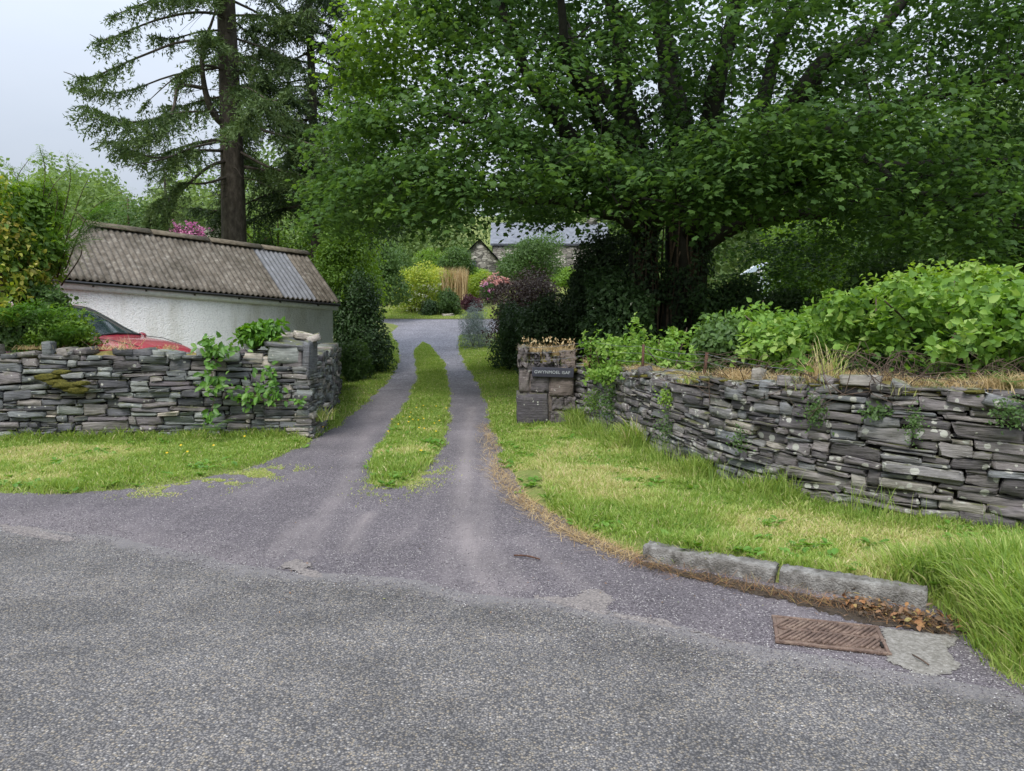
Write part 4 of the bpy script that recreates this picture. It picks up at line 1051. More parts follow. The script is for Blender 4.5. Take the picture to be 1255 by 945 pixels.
# fallen leaves, litter (uncountable)
n = 420; tt = rng.random(n); A = G(1040, 742); B = G(1160, 772); p = A + (B - A) * tt[:, None] + rng.normal(size=(n, 2)) * .06
leaves('leaf_litter', np.column_stack([p, rng.uniform(.012, .05, n)]), rdir(n, 2.0), rdir(n), rng.uniform(.015, .05, n), T_LEAF, np.clip(rng.random(n) * .9, 0, 1), M['litter'])
tag(bpy.data.objects['leaf_litter'], 'brown and orange fallen leaves heaped at the end of the kerb', 'leaf litter', kind='stuff')
n = 1700; tt = rng.random(n); A = G(770, 688); B = G(1165, 772); p = A + (B - A) * tt[:, None] + rng.normal(size=(n, 2)) * np.array([.05, .05]) - np.array([0, .06])
grass_obj('dry_litter', np.column_stack([p, np.full(n, .012)]), rng.uniform(.01, .05, n), np.full(n, .0015), rng.random(n) * .9, M['litter'], 4, .3, 'dry brown stalks and needles lying in the gutter below the kerb', cat='litter')
n = 3000; pts = []
EL = [G(*q) for q in ((600, 520), (610, 570), (640, 612), (700, 650), (785, 686))]
for _ in range(n):
    i = rng.integers(len(EL) - 1); pts.append(EL[i] + (EL[i + 1] - EL[i]) * rng.random() + rng.normal(size=2) * .07 + np.array([-.03, -.02]))
p = np.array(pts)
grass_obj('dry_litter', np.column_stack([p, h0(p[:, 1]) + .004]), rng.uniform(.01, .05, n), np.full(n, .0022), rng.random(n) * .8, M['straw'], 5, .3, 'straw-coloured dead grass along the right edge of the driveway', cat='litter')
n = 170
px_ = rng.uniform(280, 1100, n); py_ = rng.uniform(560, 760, n)
p = np.array([G(a, b) for a, b in zip(px_, py_)])
leaves('stray_leaves', np.column_stack([p, np.full(n, .014)]), rdir(n, 4.0), rdir(n), rng.uniform(.006, .02, n), T_LEAF, rng.random(n), M['litter'])
tag(bpy.data.objects['stray_leaves'], 'small leaf fragments scattered over the driveway mouth', 'leaf litter', kind='stuff')
A = G(630, 684); B = G(662, 689)
V, Qx = tube(cr([(A[0], A[1], .014), ((A[0] + B[0]) / 2, (A[1] + B[1]) / 2 + .01, .02), (B[0], B[1], .014)], 4), [.006] * 8 + [.004], 6); tag(mk('twig', V, Qx, M['rust']), 'reddish-brown stick lying on the driveway mouth', 'stick')
A = G(1118, 810); B = G(1138, 822)
V, Qx = tube([(A[0], A[1], .022), ((A[0] + B[0]) / 2, (A[1] + B[1]) / 2, .024), (B[0], B[1], .02)], .004, 6); tag(mk('twig', V, Qx, M['twig']), 'short dark stick on the pale concrete beside the drain cover', 'stick')

# ------------------------------------------------------------------ shed
M['render_wall'] = noise_mat('pebbledash', [(.3, (.62, .63, .64)), (.48, (.84, .85, .86)), (.8, (.9, .9, .9))], 34, .9, 1.0, 40)
def grime(m, col, stops, sc):
    n = m.node_tree; pr = [x for x in n.nodes if x.type == 'BSDF_PRINCIPLED'][0]; src = pr.inputs['Base Color'].links[0].from_socket
    g = nd(n, 'ShaderNodeNewGeometry'); mp = nd(n, 'ShaderNodeMapping'); mp.inputs['Scale'].default_value = sc; n.links.new(g.outputs['Position'], mp.inputs[0])
    z = nd(n, 'ShaderNodeTexNoise', i_Scale=1.0, i_Detail=6, i_Roughness=.65); n.links.new(mp.outputs[0], z.inputs['Vector']); r = ramp(n, stops, z.outputs[0])
    n.links.new(mixc(n, 1, src, r.outputs[0], 'MULTIPLY'), pr.inputs['Base Color'])
grime(M['render_wall'], None, [(.35, (.78, .77, .72)), (.5, (.97, .97, .96)), (.7, (1, 1, 1))], (2.2, 2.2, .5))
M['asbestos'] = noise_mat('corrugated_asbestos', [(.3, (.075, .064, .052)), (.45, (.12, .105, .088)), (.58, (.165, .148, .128)), (.68, (.24, .225, .2)), (.8, (.4, .39, .37))], 9.0, .95, .5, 60, (1, 1, 1), 12)
grime(M['asbestos'], None, [(.35, (.6, .58, .52)), (.5, (1, .98, .94)), (.7, (1.25, 1.2, 1.12))], (1.3, 1.3, .8))
ER = P(415, 372, 17.0); EL_ = P(40, 339, 12.9)
uS = unit((ER - EL_)[:2]); nS = np.array([-uS[1], uS[0]])
LS = np.linalg.norm((ER - EL_)[:2]); HW = 1.55; RISE = 1.22
shed = empty('shed', (ER[0], ER[1], .3), 'low white pebbledash shed with a lichened corrugated roof behind the left wall', 'shed')
def sp(s, w, dz=0):   # s along from the right eave to the left, w into depth
    q = ER[:2] - uS * s + nS * w
    return np.array([q[0], q[1], ER[2] + (EL_[2] - ER[2]) * s / LS + dz])
def slope_sheet(s0, s1, flip, dz=0, amp=.02, pitch=.112):
    ns = int((s1 - s0) / pitch * 8); ss = np.linspace(s0, s1, ns); ts = np.linspace(0, 1, 14)
    V = []
    for s_ in ss:
        for t in ts:
            s = min(s_, LS + .1 - 1.35 * t)
            wv = math.cos(s / pitch * 2 * math.pi) * amp
            lap = .012 * (1 if t < .52 else 0)
            w_ = (t * HW) if not flip else (2 * HW - t * HW)
            q = sp(s, w_, dz + RISE * t + wv + lap); V.append(q)
    n = len(ts); Q = [(i * n + j, (i + 1) * n + j, (i + 1) * n + j + 1, i * n + j + 1) for i in range(len(ss) - 1) for j in range(n - 1)]
    return np.array(V), Q
V, Qx = slope_sheet(-.06, LS + .1, False); V2, Q2 = slope_sheet(-.06, LS + .1, True)
hipv = np.array([sp(LS + .1, 0, .0), sp(LS + .1, 2 * HW, .0), sp(LS - 1.25, HW, RISE)])
roof = mk('roof', np.concatenate([V, V2, hipv]), list(Qx) + [tuple(i + len(V) for i in q) for q in Q2] + [tuple(len(V) + len(V2) + i for i in range(3))], M['asbestos'], shed, smooth_=True)
sol = roof.modifiers.new('thickness', 'SOLIDIFY'); sol.thickness = .012
V, Qx = slope_sheet(.56, 1.344, False, .028)
t1 = tag(mk('roof_light', V, Qx, noise_mat('clear_sheet', [(.3, (.11, .11, .115)), (.6, (.165, .168, .18)), (.75, (.26, .27, .29))], 9, .5, .1, 30, (1, 1, .3)), roof, smooth_=True), 'paler bluish corrugated sheet near the right end')
mb = MB()
for s_a, s_b in zip(np.arange(-.1, LS - 1.3, 1.2), np.minimum(np.arange(-.1, LS - 1.3, 1.2) + 1.17, LS - 1.22)):
    A = sp(s_a, HW, RISE + .02); B = sp(s_b, HW, RISE + .02); t = unit(B - A); sd3 = np.array([nS[0], nS[1], 0])
    V = []
    for q in (A, B):
        for a_ in (-.16, -.05, 0, .05, .16): V.append(q + sd3 * a_ + np.array([0, 0, .055 - abs(a_) * .66]))
    mb.add(V, [(i, i + 1, i + 6, i + 5) for i in range(4)])
rc = mb.build('ridge_cap', noise_mat('ridge_lichen', [(.3, (.06, .05, .035)), (.6, (.15, .125, .09)), (.8, (.25, .22, .17))], 9, .95, .5), roof); sol = rc.modifiers.new('thickness', 'SOLIDIFY'); sol.thickness = .02
# walls
gz = .15
def wq(s, w_, z=None, dz=0):
    q = sp(s, w_, dz); 
    if z is not None: q[2] = z
    return q
mb = MB()
W_IN = .1
V = [wq(.1, W_IN, gz), wq(LS - .1, W_IN, gz), wq(LS - .1, W_IN, dz=-.02), wq(.1, W_IN, dz=-.02), wq(.1, 2 * HW - W_IN, gz), wq(LS - .1, 2 * HW - W_IN, gz), wq(LS - .1, 2 * HW - W_IN, dz=-.02), wq(.1, 2 * HW - W_IN, dz=-.02), wq(.1, HW, dz=RISE - .06), wq(LS - .1, HW, dz=-.02)]
mb.add(V, [(0, 1, 2, 3), (5, 4, 7, 6), (0, 3, 8, 7, 4), (1, 5, 6, 9, 2)])
mb.build('wall', M['render_wall'], shed)
A = sp(-.02, .06, -.09); B = sp(LS, .06, -.09); mb = MB(); mb.box((A + B) / 2, (np.linalg.norm(A - B) / 2, .012, .07), [unit(B - A), [nS[0], nS[1], 0], np.cross(unit(B - A), [nS[0], nS[1], 0])]); mb.build('fascia', M['whitepaint'], shed)
pts = [sp(s, .0, -.035) for s in np.linspace(-.04, LS, 12)]; V, Qx = tube(pts, .028, 8); gt = mk('gutter', V, Qx, M['black'], shed, smooth_=True)
mb = MB()
for s in np.arange(.5, LS, .9):
    q = sp(s, .03, -.07); mb.box(q, (.012, .035, .02), [[uS[0], uS[1], 0], [nS[0], nS[1], 0], [0, 0, 1]])
mb.build('gutter_bracket', M['black'], gt)

# ------------------------------------------------------------------ red car
car = empty('parked_car', (-7.0, 11.55, .32), 'red hatchback parked between the left stone wall and the white shed', 'car')
def car_build(root):
    # stations x (rear -> front), half width, sill z, shoulder z, roof half width, roof z
    S = [(-1.95, .60, .35, .80, .50, .86), (-1.85, .74, .22, .92, .62, 1.02), (-1.6, .80, .18, .95, .60, 1.30), (-1.3, .83, .17, .95, .60, 1.42), (-.8, .85, .17, .94, .60, 1.49), (-.3, .85, .17, .93, .60, 1.50),
         (.1, .85, .17, .92, .59, 1.46), (.45, .85, .17, .91, .60, 1.30), (.75, .85, .17, .91, .63, 1.13), (1.05, .85, .17, .90, .70, .985), (1.35, .84, .17, .85, .68, .94), (1.6, .82, .17, .80, .66, .89), (1.82, .76, .18, .72, .60, .81), (1.95, .66, .22, .60, .52, .70), (2.02, .52, .30, .5, .4, .56)]
    S = np.array(S); xs_ = np.linspace(0, len(S) - 1, (len(S) - 1) * 3 + 1)
    C = cr(S, 3)
    rows = []
    for x, w_, zs, zb, wr_, zr in C:
        rows.append([(x, 0, zs - .02), (x, w_ * .85, zs), (x, w_, zs + .1), (x, w_ * 1.01, (zs + zb) / 2), (x, w_ * .98, zb - .03), (x, w_ * .94, zb), (x, wr_ + (w_ * .94 - wr_) * .08, zr - (zr - zb) * .12 - .01), (x, wr_ * .85, zr), (x, wr_ * .45, zr + .018), (x, 0, zr + .022)])
    rows = np.array(rows); ni, nj = rows.shape[:2]
    full = np.concatenate([rows, rows[:, -2:0:-1] * np.array([1, -1, 1])], 1); nf = full.shape[1]
    ang = R(-9); cz, sz = math.cos(ang), math.sin(ang)
    def tw(V):
        V = np.asarray(V, float).reshape(-1, 3); L0 = np.array(root.location)
        return np.column_stack([L0[0] + V[:, 0] * cz - V[:, 1] * sz, L0[1] + V[:, 0] * sz + V[:, 1] * cz, L0[2] + V[:, 2]])
    body, ws, side, rear = [], [], [], []
    for i in range(ni - 1):
        for j in range(nf):
            j2 = (j + 1) % nf; q = (i * nf + j, (i + 1) * nf + j, (i + 1) * nf + j2, i * nf + j2)
            jj = j if j < nj - 1 else nf - 1 - j
            x = (rows[i, 0, 0] + rows[i + 1, 0, 0]) / 2
            if jj >= 6 and .16 < x < 1.0 : ws.append(q)
            elif jj >= 6 and -1.85 < x < -1.4: rear.append(q)
            elif jj == 5 and -1.5 < x < .62 and not (-.42 < x < -.28): side.append(q)
            else: body.append(q)
    body.append(tuple(range(nf))); body.append(tuple((ni - 1) * nf + k for k in range(nf))[::-1])
    V = tw(full)
    def sub(name, fs, mat, inset=0):
        u_ = sorted(set(sum([list(f) for f in fs], []))); mp_ = {a: b for b, a in enumerate(u_)}
        return mk(name, V[u_], [tuple(mp_[a] for a in f) for f in fs], mat, root, smooth_=True)
    sub('body', body, M['red'])
    gl = flat('car_glass', (.03, .05, .055), .06, .8)
    sub('windscreen', ws, gl); sub('side_window', [f for f in side if V[f[0]][1] < root.location[1] - (V[f[0]][0] - root.location[0]) * .16], gl); sub('side_window', [f for f in side if not V[f[0]][1] < root.location[1] - (V[f[0]][0] - root.location[0]) * .16], gl); sub('rear_window', rear, gl)
    for x in (-1.25, 1.25):
        for sy in (-1, 1):
            m_ = MB(); y = sy * .78
            a = np.linspace(0, 2 * math.pi, 29)[:-1]
            prof = [(.19, -.1), (.29, -.1), (.315, -.07), (.315, .07), (.29, .1), (.19, .1)]
            Vw = [(x + r_ * math.cos(t), y + o_, .315 + r_ * math.sin(t) - .0) for t in a for r_, o_ in prof]; k = len(prof)
            m_.add(tw(Vw), [(i * k + j, ((i + 1) % 28) * k + j, ((i + 1) % 28) * k + (j + 1) % k, i * k + (j + 1) % k) for i in range(28) for j in range(k)])
            wh = m_.build('wheel', M['rubber'], root, True)
            m_ = MB(); Vr = [(x, y + sy * .09, .315)] + [(x + .19 * math.cos(t) * (1 if i % 4 else .8), y + sy * .08, .315 + .19 * math.sin(t) * (1 if i % 4 else .8)) for i, t in enumerate(a)]
            m_.add(tw(Vr), [(0, i + 1, (i + 1) % 28 + 1) for i in range(28)]); m_.build('rim', M['metal'], wh)
    for sy in (-1, 1):
        V1, Q1 = blob((1.70, sy * .63, .66), (.20, .13, .09), 1, 16, .0); mk('headlight', tw(V1), Q1, flat('headlight_glass', (.5, .52, .55), .1, .8), root, smooth_=True)
        V1, Q1 = blob((.72, sy * .95, .98), (.07, .1, .07), 2, 12, .0); mk('door_mirror', tw(V1), Q1, M['red'], root, smooth_=True)
        V1, Q1 = tube([(1.0, sy * .62, 1.0), (1.35, sy * .6, .965), (1.72, sy * .52, .87)], .006, 5); mk('bonnet_seam', tw(V1), Q1, M['black'], root)
    V1, Q1 = tube([(.98, -.55, 1.02), (.98, .0, 1.05), (.98, .55, 1.02)], .02, 6); mk('wiper_cowl', tw(V1), Q1, M['black'], root)
    m_ = MB(); m_.box((2.0, 0, .36), (.03, .5, .06)); m_.v = [tw(m_.v[0])]; m_.build('grille', M['black'], root)
car_build(car)

# ------------------------------------------------------------------ shrub generator
def shrub_pts(c, r3, n, lumps=9, seed=0, inner=.45, flatbase=True):
    """points + outward normals on a lumpy crown"""
    r = np.random.default_rng(seed + 100)
    c = np.asarray(c, float); r3 = np.asarray(r3, float)
    lc = unit(r.normal(size=(lumps, 3)) + [0, 0, .3]) * r.uniform(.35, .72, (lumps, 1)); lr = r.uniform(.32, .55, lumps)
    lc = np.vstack([lc, [[0, 0, 0]]]); lr = np.append(lr, .8)
    ring = r.uniform(0, 6.28, 4); lc = np.vstack([lc, np.column_stack([np.cos(ring) * .5, np.sin(ring) * .5, np.full(4, -.5)])]); lr = np.append(lr, np.full(4, .48))
    pick = r.choice(len(lr), n, p=lr ** 2 / (lr ** 2).sum())
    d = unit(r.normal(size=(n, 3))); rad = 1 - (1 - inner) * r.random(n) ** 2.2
    q = lc[pick] + d * (lr[pick] * rad)[:, None]
    q += r.normal(size=q.shape) * .035
    q *= (1 + .42 * (vnoise(unit(q) * 1.9 + seed * 1.7) - .5) + .28 * (vnoise(unit(q) * 5 + seed * .7) - .5))[:, None]
    q[:, :2] *= (1 + .18 * np.clip(-q[:, 2:3], 0, 1))
    if flatbase: q[:, 2] = np.maximum(q[:, 2], -.98 + r.random(n) * .1)
    return c + q * r3, unit(d / r3 * r3.mean() + [0, 0, .25]), rad, pick
def shrub(name, label, c, r3, leaf, mat, n, cat='shrub', T=T_LEAF, seed=0, lumps=9, group=None, tint=(.1, .8), stems=5, inner=.45, shoots=0, flower=None, kindname='foliage'):
    c = np.asarray(c, float); r3 = np.asarray(r3, float)
    base = np.array([c[0], c[1], c[2] - r3[2]])
    root = empty(name, base, label, cat, group)
    p, nr, rad, pick = shrub_pts(c, r3, n, lumps, seed, inner)
    if T is T_ROUND:
        kk = (fbm(p, 4.5, 2) > .44) & (fbm(p, 1.6, 2) > .40); p, nr, rad, pick = p[kk], nr[kk], rad[kk], pick[kk]; n = len(p)
    r = np.random.default_rng(seed)
    lt = r.random(lumps + 5)
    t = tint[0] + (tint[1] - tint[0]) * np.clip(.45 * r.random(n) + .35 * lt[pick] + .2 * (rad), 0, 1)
    D = unit(r.normal(size=(n, 3)) * .8 + nr * .5 - [0, 0, .25])
    nn = unit(nr + r.normal(size=(n, 3)) * .62)
    if shoots:
        k = r.choice(n, shoots); P0 = p[k]; m = 9
        up = unit(nr[k] * .5 + r.normal(size=(shoots, 3)) * .25 + [0, 0, 1.0]); ln = r.uniform(.2, .5, shoots) * r3[2] * .55
        s = np.linspace(.1, 1, m)
        ps = (P0[:, None] + up[:, None] * (ln[:, None, None] * s[None, :, None])).reshape(-1, 3)
        p = np.vstack([p, ps]); nn = np.vstack([nn, unit(r.normal(size=ps.shape) + [0, 0, 1])]); D = np.vstack([D, unit(r.normal(size=ps.shape) + [0, 0, .3])]); t = np.append(t, np.full(len(ps), tint[1]) * r.uniform(.7, 1, len(ps)))
    S = leaf * r.uniform(.5, 1.3, len(p))
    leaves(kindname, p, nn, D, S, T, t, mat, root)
    if stems:
        mb = MB()
        for i in range(stems):
            e = c + (r.normal(size=3) * .35 + [0, 0, .1]) * r3
            b = base + np.array([r.normal() * .12 * r3[0], r.normal() * .12 * r3[1], -.05])
            mid = (b + e) / 2 + r.normal(size=3) * .1 * r3
            rr0 = .012 + .012 * r3[2]
            mb.tube(cr([b, mid, e], 4), np.linspace(rr0, rr0 * .35, 9), 6)
        mb.build('stem', M['twig'], root)
    if flower:
        fm, nf, fs, fsel = flower
        pf, nf_, _, _ = shrub_pts(c, r3 * 1.03, nf * 3, lumps, seed, .93)
        k = fsel((pf - c) / r3); pf, nf_ = pf[k][:nf], nf_[k][:nf]; m = len(pf)
        pp = np.repeat(pf, 6, 0) + r.normal(size=(m * 6, 3)) * fs * .5
        leaves('flower', pp, unit(np.repeat(nf_, 6, 0) + r.normal(size=pp.shape) * .5), rdir(len(pp)), np.full(len(pp), fs), T_ROUND, r.random(len(pp)), fm, root)
    return root
def pshrub(name, label, px0, px1, py0, py1, d, depth, *a, **k):
    A = P(px0, py0, d); B = P(px1, py1, d)
    return shrub(name, label, ((A[0] + B[0]) / 2, d + depth * .0, (A[2] + B[2]) / 2), ((B[0] - A[0]) / 2, depth, (A[2] - B[2]) / 2), *a, **k)

# ------------------------------------------------------------------ big maple
def tree_from_limbs(root, limbs, tips, bark, tipr=.006, sides=8, lseg=5, maxlen=3.5, r0=.02):
    """limbs: list of (pts, radii). tips connect to nearest node, growing the skeleton. Returns directions at tips."""
    nodes = []; mb = MB(); 
    for pts, rad in limbs:
        c = cr(pts, 6); rd = np.interp(np.linspace(0, 1, len(c)), np.linspace(0, 1, len(rad)), rad)
        wob = (np.stack([vnoise(c * 1.3 + k * 17.3) for k in range(3)], 1) - .5) * .22 * np.minimum(1, np.arange(len(c)) / 6)[:, None]
        c = c + wob
        mb.tube(c, rd * (1 + .12 * (vnoise(c * 2.1) - .5)), 10)
        nodes.append(np.column_stack([c, rd]))
    N = np.concatenate(nodes)
    cen = limbs[0][0][0]
    order = np.argsort([np.min(np.linalg.norm(N[:, :3] - t, axis=1)) for t in tips])
    dirs = np.zeros((len(tips), 3)); bb = MB()
    buf = np.zeros((len(N) + len(tips) * 4, 4)); buf[:len(N)] = N; k = len(N)
    r = np.random.default_rng(4)
    for i in order:
        t = tips[i]
        dv = t - buf[:k, :3]; dist = np.linalg.norm(dv, axis=1)
        pen = dist + np.where(buf[:k, 2] > t[2] + .3, .5, 0) + np.where(buf[:k, 3] < .012, .4, 0)
        j = int(np.argmin(pen)); s = buf[j, :3]; ln = dist[j]
        out = unit(t - s)
        m1 = s + (t - s) * .35 + np.array([0, 0, .10 * ln]) + r.normal(size=3) * .07 * ln; m2 = s + (t - s) * .7 + np.array([0, 0, .09 * ln]) + r.normal(size=3) * .06 * ln
        rs = min(buf[j, 3] * .65, .010 + .016 * ln); rs = max(rs, tipr)
        pts = [s, m1, m2, t]; V, Qx = tube(cr(pts, 2) if ln > .8 else pts, np.linspace(rs, tipr, 7) if ln > .8 else np.linspace(rs, tipr, 4), 4, False)
        bb.add(V, Qx)
        buf[k] = (*m1, rs * .8); buf[k + 1] = (*m2, rs * .6); buf[k + 2] = (*t, tipr); k += 3
        dirs[i] = unit(t - m2)
    return mb, bb, dirs
def sprays(tips, dirs, per, rad, leaf, r, droop=.35, thick=.10):
    n = len(tips) * per
    C = np.repeat(tips, per, 0); Dd = np.repeat(dirs, per, 0); Dh = Dd * [1, 1, .35]; Dh = unit(Dh)
    side = unit(np.cross(Dh, [0, 0, 1.]))
    a = r.uniform(-.9, 1.0, n) * rad; b = r.normal(size=n) * .45 * rad
    rr = np.sqrt(a * a + b * b)
    tilt = np.repeat(r.normal(size=len(tips)) * .25, per)
    Pt = C + Dh * a[:, None] + side * b[:, None] + np.column_stack([np.zeros(n), np.zeros(n), r.normal(size=n) * thick - droop * rr * rr / rad + tilt * b])
    out = unit(Dh * a[:, None] + side * b[:, None] + 1e-3)
    D = unit(out + r.normal(size=(n, 3)) * .45 - [0, 0, .3])
    Nn = unit(out * .35 + r.normal(size=(n, 3)) * .45 + [0, 0, 1])
    return Pt, Nn, D, np.arange(n) // per
def maple():
    r = np.random.default_rng(21)
    TX, TY = PX(835, 16.2), 16.2
    root = empty('maple_tree', (TX, TY, .3), 'huge spreading broadleaf tree with dark ivy-clad trunk and crown filling the upper right', 'tree')
    B0 = np.array([TX, TY, .2])
    def q(px, py, d): return P(px, py, d)
    limbs = [
        ([B0, q(840, 340, 16.2), q(838, 270, 16.2), q(835, 210, 16.2), q(825, 120, 16.6), q(815, 40, 17), q(805, -60, 17.5), q(800, -180, 18)], [.55, .46, .42, .34, .26, .2, .15, .08]),
        ([B0 + [-.7, .3, 0], q(792, 345, 16.4), q(788, 280, 16.3), q(778, 215, 16), q(770, 150, 16), q(755, 70, 15.8), q(750, -30, 15.6), q(745, -140, 15.5)], [.4, .32, .28, .26, .22, .17, .13, .07]),
        ([q(785, 250, 16.2), q(745, 200, 15.6), q(700, 165, 15), q(655, 110, 14.4), q(620, 30, 14), q(600, -60, 13.8)], [.24, .2, .16, .12, .08, .05]),
        ([q(786, 262, 16.2), q(735, 225, 15), q(690, 195, 14.4), q(640, 180, 14), q(585, 150, 13.5), q(540, 140, 13.2)], [.22, .17, .13, .1, .07, .04]),
        ([q(790, 290, 16.2), q(740, 260, 15), q(680, 250, 14.3), q(610, 235, 13.8), q(550, 240, 13.4), q(500, 252, 13.2)], [.13, .10, .08, .06, .045, .03]),
        ([q(836, 250, 16.2), q(870, 180, 16), q(880, 100, 15.6), q(900, 30, 15.4), q(915, -60, 15.2)], [.3, .24, .19, .15, .1]),
        ([q(840, 270, 16.2), q(905, 215, 16), q(950, 160, 15.8), q(1000, 90, 15.5), q(1060, 50, 15), q(1140, -30, 14.8)], [.34, .3, .25, .18, .13, .08]),
        ([q(915, 205, 16), q(985, 160, 15.2), q(1050, 148, 14.5), q(1130, 120, 14.2), q(1230, 100, 14), q(1330, 90, 13.8)], [.22, .17, .13, .1, .08, .05]),
        ([q(925, 195, 16.2), q(940, 110, 16.6), q(965, 30, 17), q(1000, -60, 17.3)], [.2, .16, .12, .08]),
        ([q(850, 300, 16.2), q(900, 260, 15.6), q(960, 250, 15), q(1020, 190, 14.6), q(1100, 205, 14.3), q(1200, 195, 14), q(1300, 200, 13.8)], [.24, .18, .14, .11, .09, .07, .04]),
        ([q(845, 318, 16.2), q(890, 283, 15.7), q(955, 268, 15.1), q(1010, 262, 14.6), q(1085, 236, 14.2), q(1170, 260, 14), q(1250, 280, 13.8)], [.2, .16, .13, .1, .08, .06, .03]),
        ([q(1060, 180, 14.5), q(1085, 215, 14.2), q(1110, 240, 14), q(1170, 240, 13.8), q(1230, 235, 13.5)], [.08, .075, .06, .05, .03]),
        ([q(800, 280, 16.2), q(810, 250, 15), q(815, 230, 13.8), q(790, 240, 12.8), q(760, 250, 12.2)], [.18, .13, .09, .06, .03]),
        ([q(838, 290, 16.2), q(870, 260, 14.8), q(900, 230, 13.6), q(950, 215, 12.6), q(980, 225, 12)], [.18, .13, .09, .06, .03]),
        ([q(838, 270, 16.2), q(800, 200, 18), q(740, 150, 20), q(650, 100, 22)], [.25, .2, .14, .07]),
        ([q(840, 270, 16.2), q(900, 210, 18), q(980, 180, 20), q(1080, 160, 22)], [.25, .2, .14, .07]),
        ([q(770, 150, 16), q(720, 90, 17), q(690, 20, 18), q(670, -60, 18.5)], [.18, .14, .1, .06]),
        ([q(775, 205, 16), q(720, 130, 14.6), q(690, 60, 13.6), q(680, -40, 13)], [.18, .13, .09, .05]),
    ]
    # tips inside a broad dome
    T = []
    cx, cyy = TX + .7, TY
    while len(T) < 2450:
        a = r.uniform(0, 2 * math.pi); rad = math.sqrt(r.random())
        rx = 8.9 if math.cos(a) > 0 else 8.5
        x = cx + rx * rad * math.cos(a); y = cyy + (5.4 if math.sin(a) < 0 else 6.0) * rad * math.sin(a)
        low = 3.75 + (.25 if x < 1.5 else 0) - .5 * rad + 1.2 * (1 - rad) ** 2 + (vnoise(np.array([x * .8, y * .8, 0])) - .5) * 1.9 - .45 * (x > TX + 2.2)
        ppx = CX + F * x / y
        if 560 < ppx < 722: low = max(low, EYE + (390 - (284 if ppx > 640 else 276)) / F * y + .36)
        elif 400 < ppx <= 560: low = max(low, EYE + (390 - 292) / F * y + .35)
        high = 3.2 + 11.0 * math.sqrt(max(0, 1 - rad ** 2))
        z = low + (high - low) * r.random() ** 1.1
        if z > 9.5 and r.random() < .6: continue
        if z < low: continue
        # keep airy in the middle of the crown
        rn = math.sqrt(rad ** 2 + ((z - 3) / 12) ** 2)
        if r.random() > .35 + .75 * rn: continue
        # only what can be seen matters: thin out the far back
        if y > TY + 2 and r.random() < .45: continue
        if vnoise(np.array([x * .8, y * .8, z * 1.1])) < .39: continue
        if y < TY - 1 and 4.6 < z < 8.2 and abs(x - TX - .4) < 6 and r.random() < .52: continue
        T.append((x, y, z))
    for _ in range(95):
        dd_ = r.uniform(11.6, 14.0); u_ = r.uniform(-1, 1); T.append(tuple(P(850 + 135 * u_, r.uniform(175, 262 - 25 * u_ * u_), dd_)))
    T = np.array(T)
    mb, bb, dirs = tree_from_limbs(root, limbs, T, M['bark_maple'])
    mb.build('trunk', M['bark_maple'], root, True); bb.build('branches', M['bark_maple'], root, True)
    per = 66
    Pt, Nn, D, ci = sprays(T, dirs, per, .55, .14, r)
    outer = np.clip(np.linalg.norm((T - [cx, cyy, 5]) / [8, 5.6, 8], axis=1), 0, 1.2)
    lt = .1 + .3 * r.random(len(T)) + .22 * smooth((outer - .7) / .4) + .30 * smooth((-T[:, 0] - .2) / 2.5) * smooth((T[:, 2] - 4.4) / 2.5)  # outer and upper-left crown paler: sunlit look of new growth put into tint
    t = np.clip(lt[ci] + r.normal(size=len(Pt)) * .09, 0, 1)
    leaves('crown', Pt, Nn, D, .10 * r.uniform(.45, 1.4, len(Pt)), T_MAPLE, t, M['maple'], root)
    return root
maple()
# ivy on the trunk: stems and leaves
def ivy():
    r = np.random.default_rng(8); TX = PX(835, 16.2)
    root = empty('ivy', (TX, 15.7, .3), 'tangled ivy stems and dark leaves climbing the trunk of the big tree', 'ivy')
    mb = MB()
    for k in range(46):
        a = r.uniform(-math.pi, 0); cx, rr0 = (TX, .5) if r.random() < .65 else (TX - .75, .36)
        pts = []
        for z in np.linspace(.2, r.uniform(1.8, 5), 8):
            a += r.normal() * .16; R0 = rr0 * (1 - .05 * z) + .03
            pts.append((cx + R0 * math.cos(a), 16.2 + R0 * math.sin(a), z))
        mb.tube(cr(pts, 3), r.uniform(.008, .022), 5)
    mb.build('stem', M['twig'], root)
    n = 9000; a = r.uniform(-math.pi, .0, n); z = r.uniform(.2, 6.2, n); which = r.random(n) < .6
    cx = np.where(which, TX, TX - .75); rr0 = np.where(which, .5, .38) * (1 - .04 * z) + r.uniform(.03, .22, n)
    p = np.column_stack([cx + rr0 * np.cos(a), 16.2 + rr0 * np.sin(a), z]); k = vnoise(p, 1.6) > .45; p = p[k]; a = a[k]
    leaves('foliage', p, unit(np.column_stack([np.cos(a), np.sin(a), np.full(len(a), .6)]) + r.normal(size=p.shape) * .4), rdir(len(p), -.6), r.uniform(.05, .1, len(p)), T_ROUND, r.random(len(p)), M['dark'], root)
ivy()

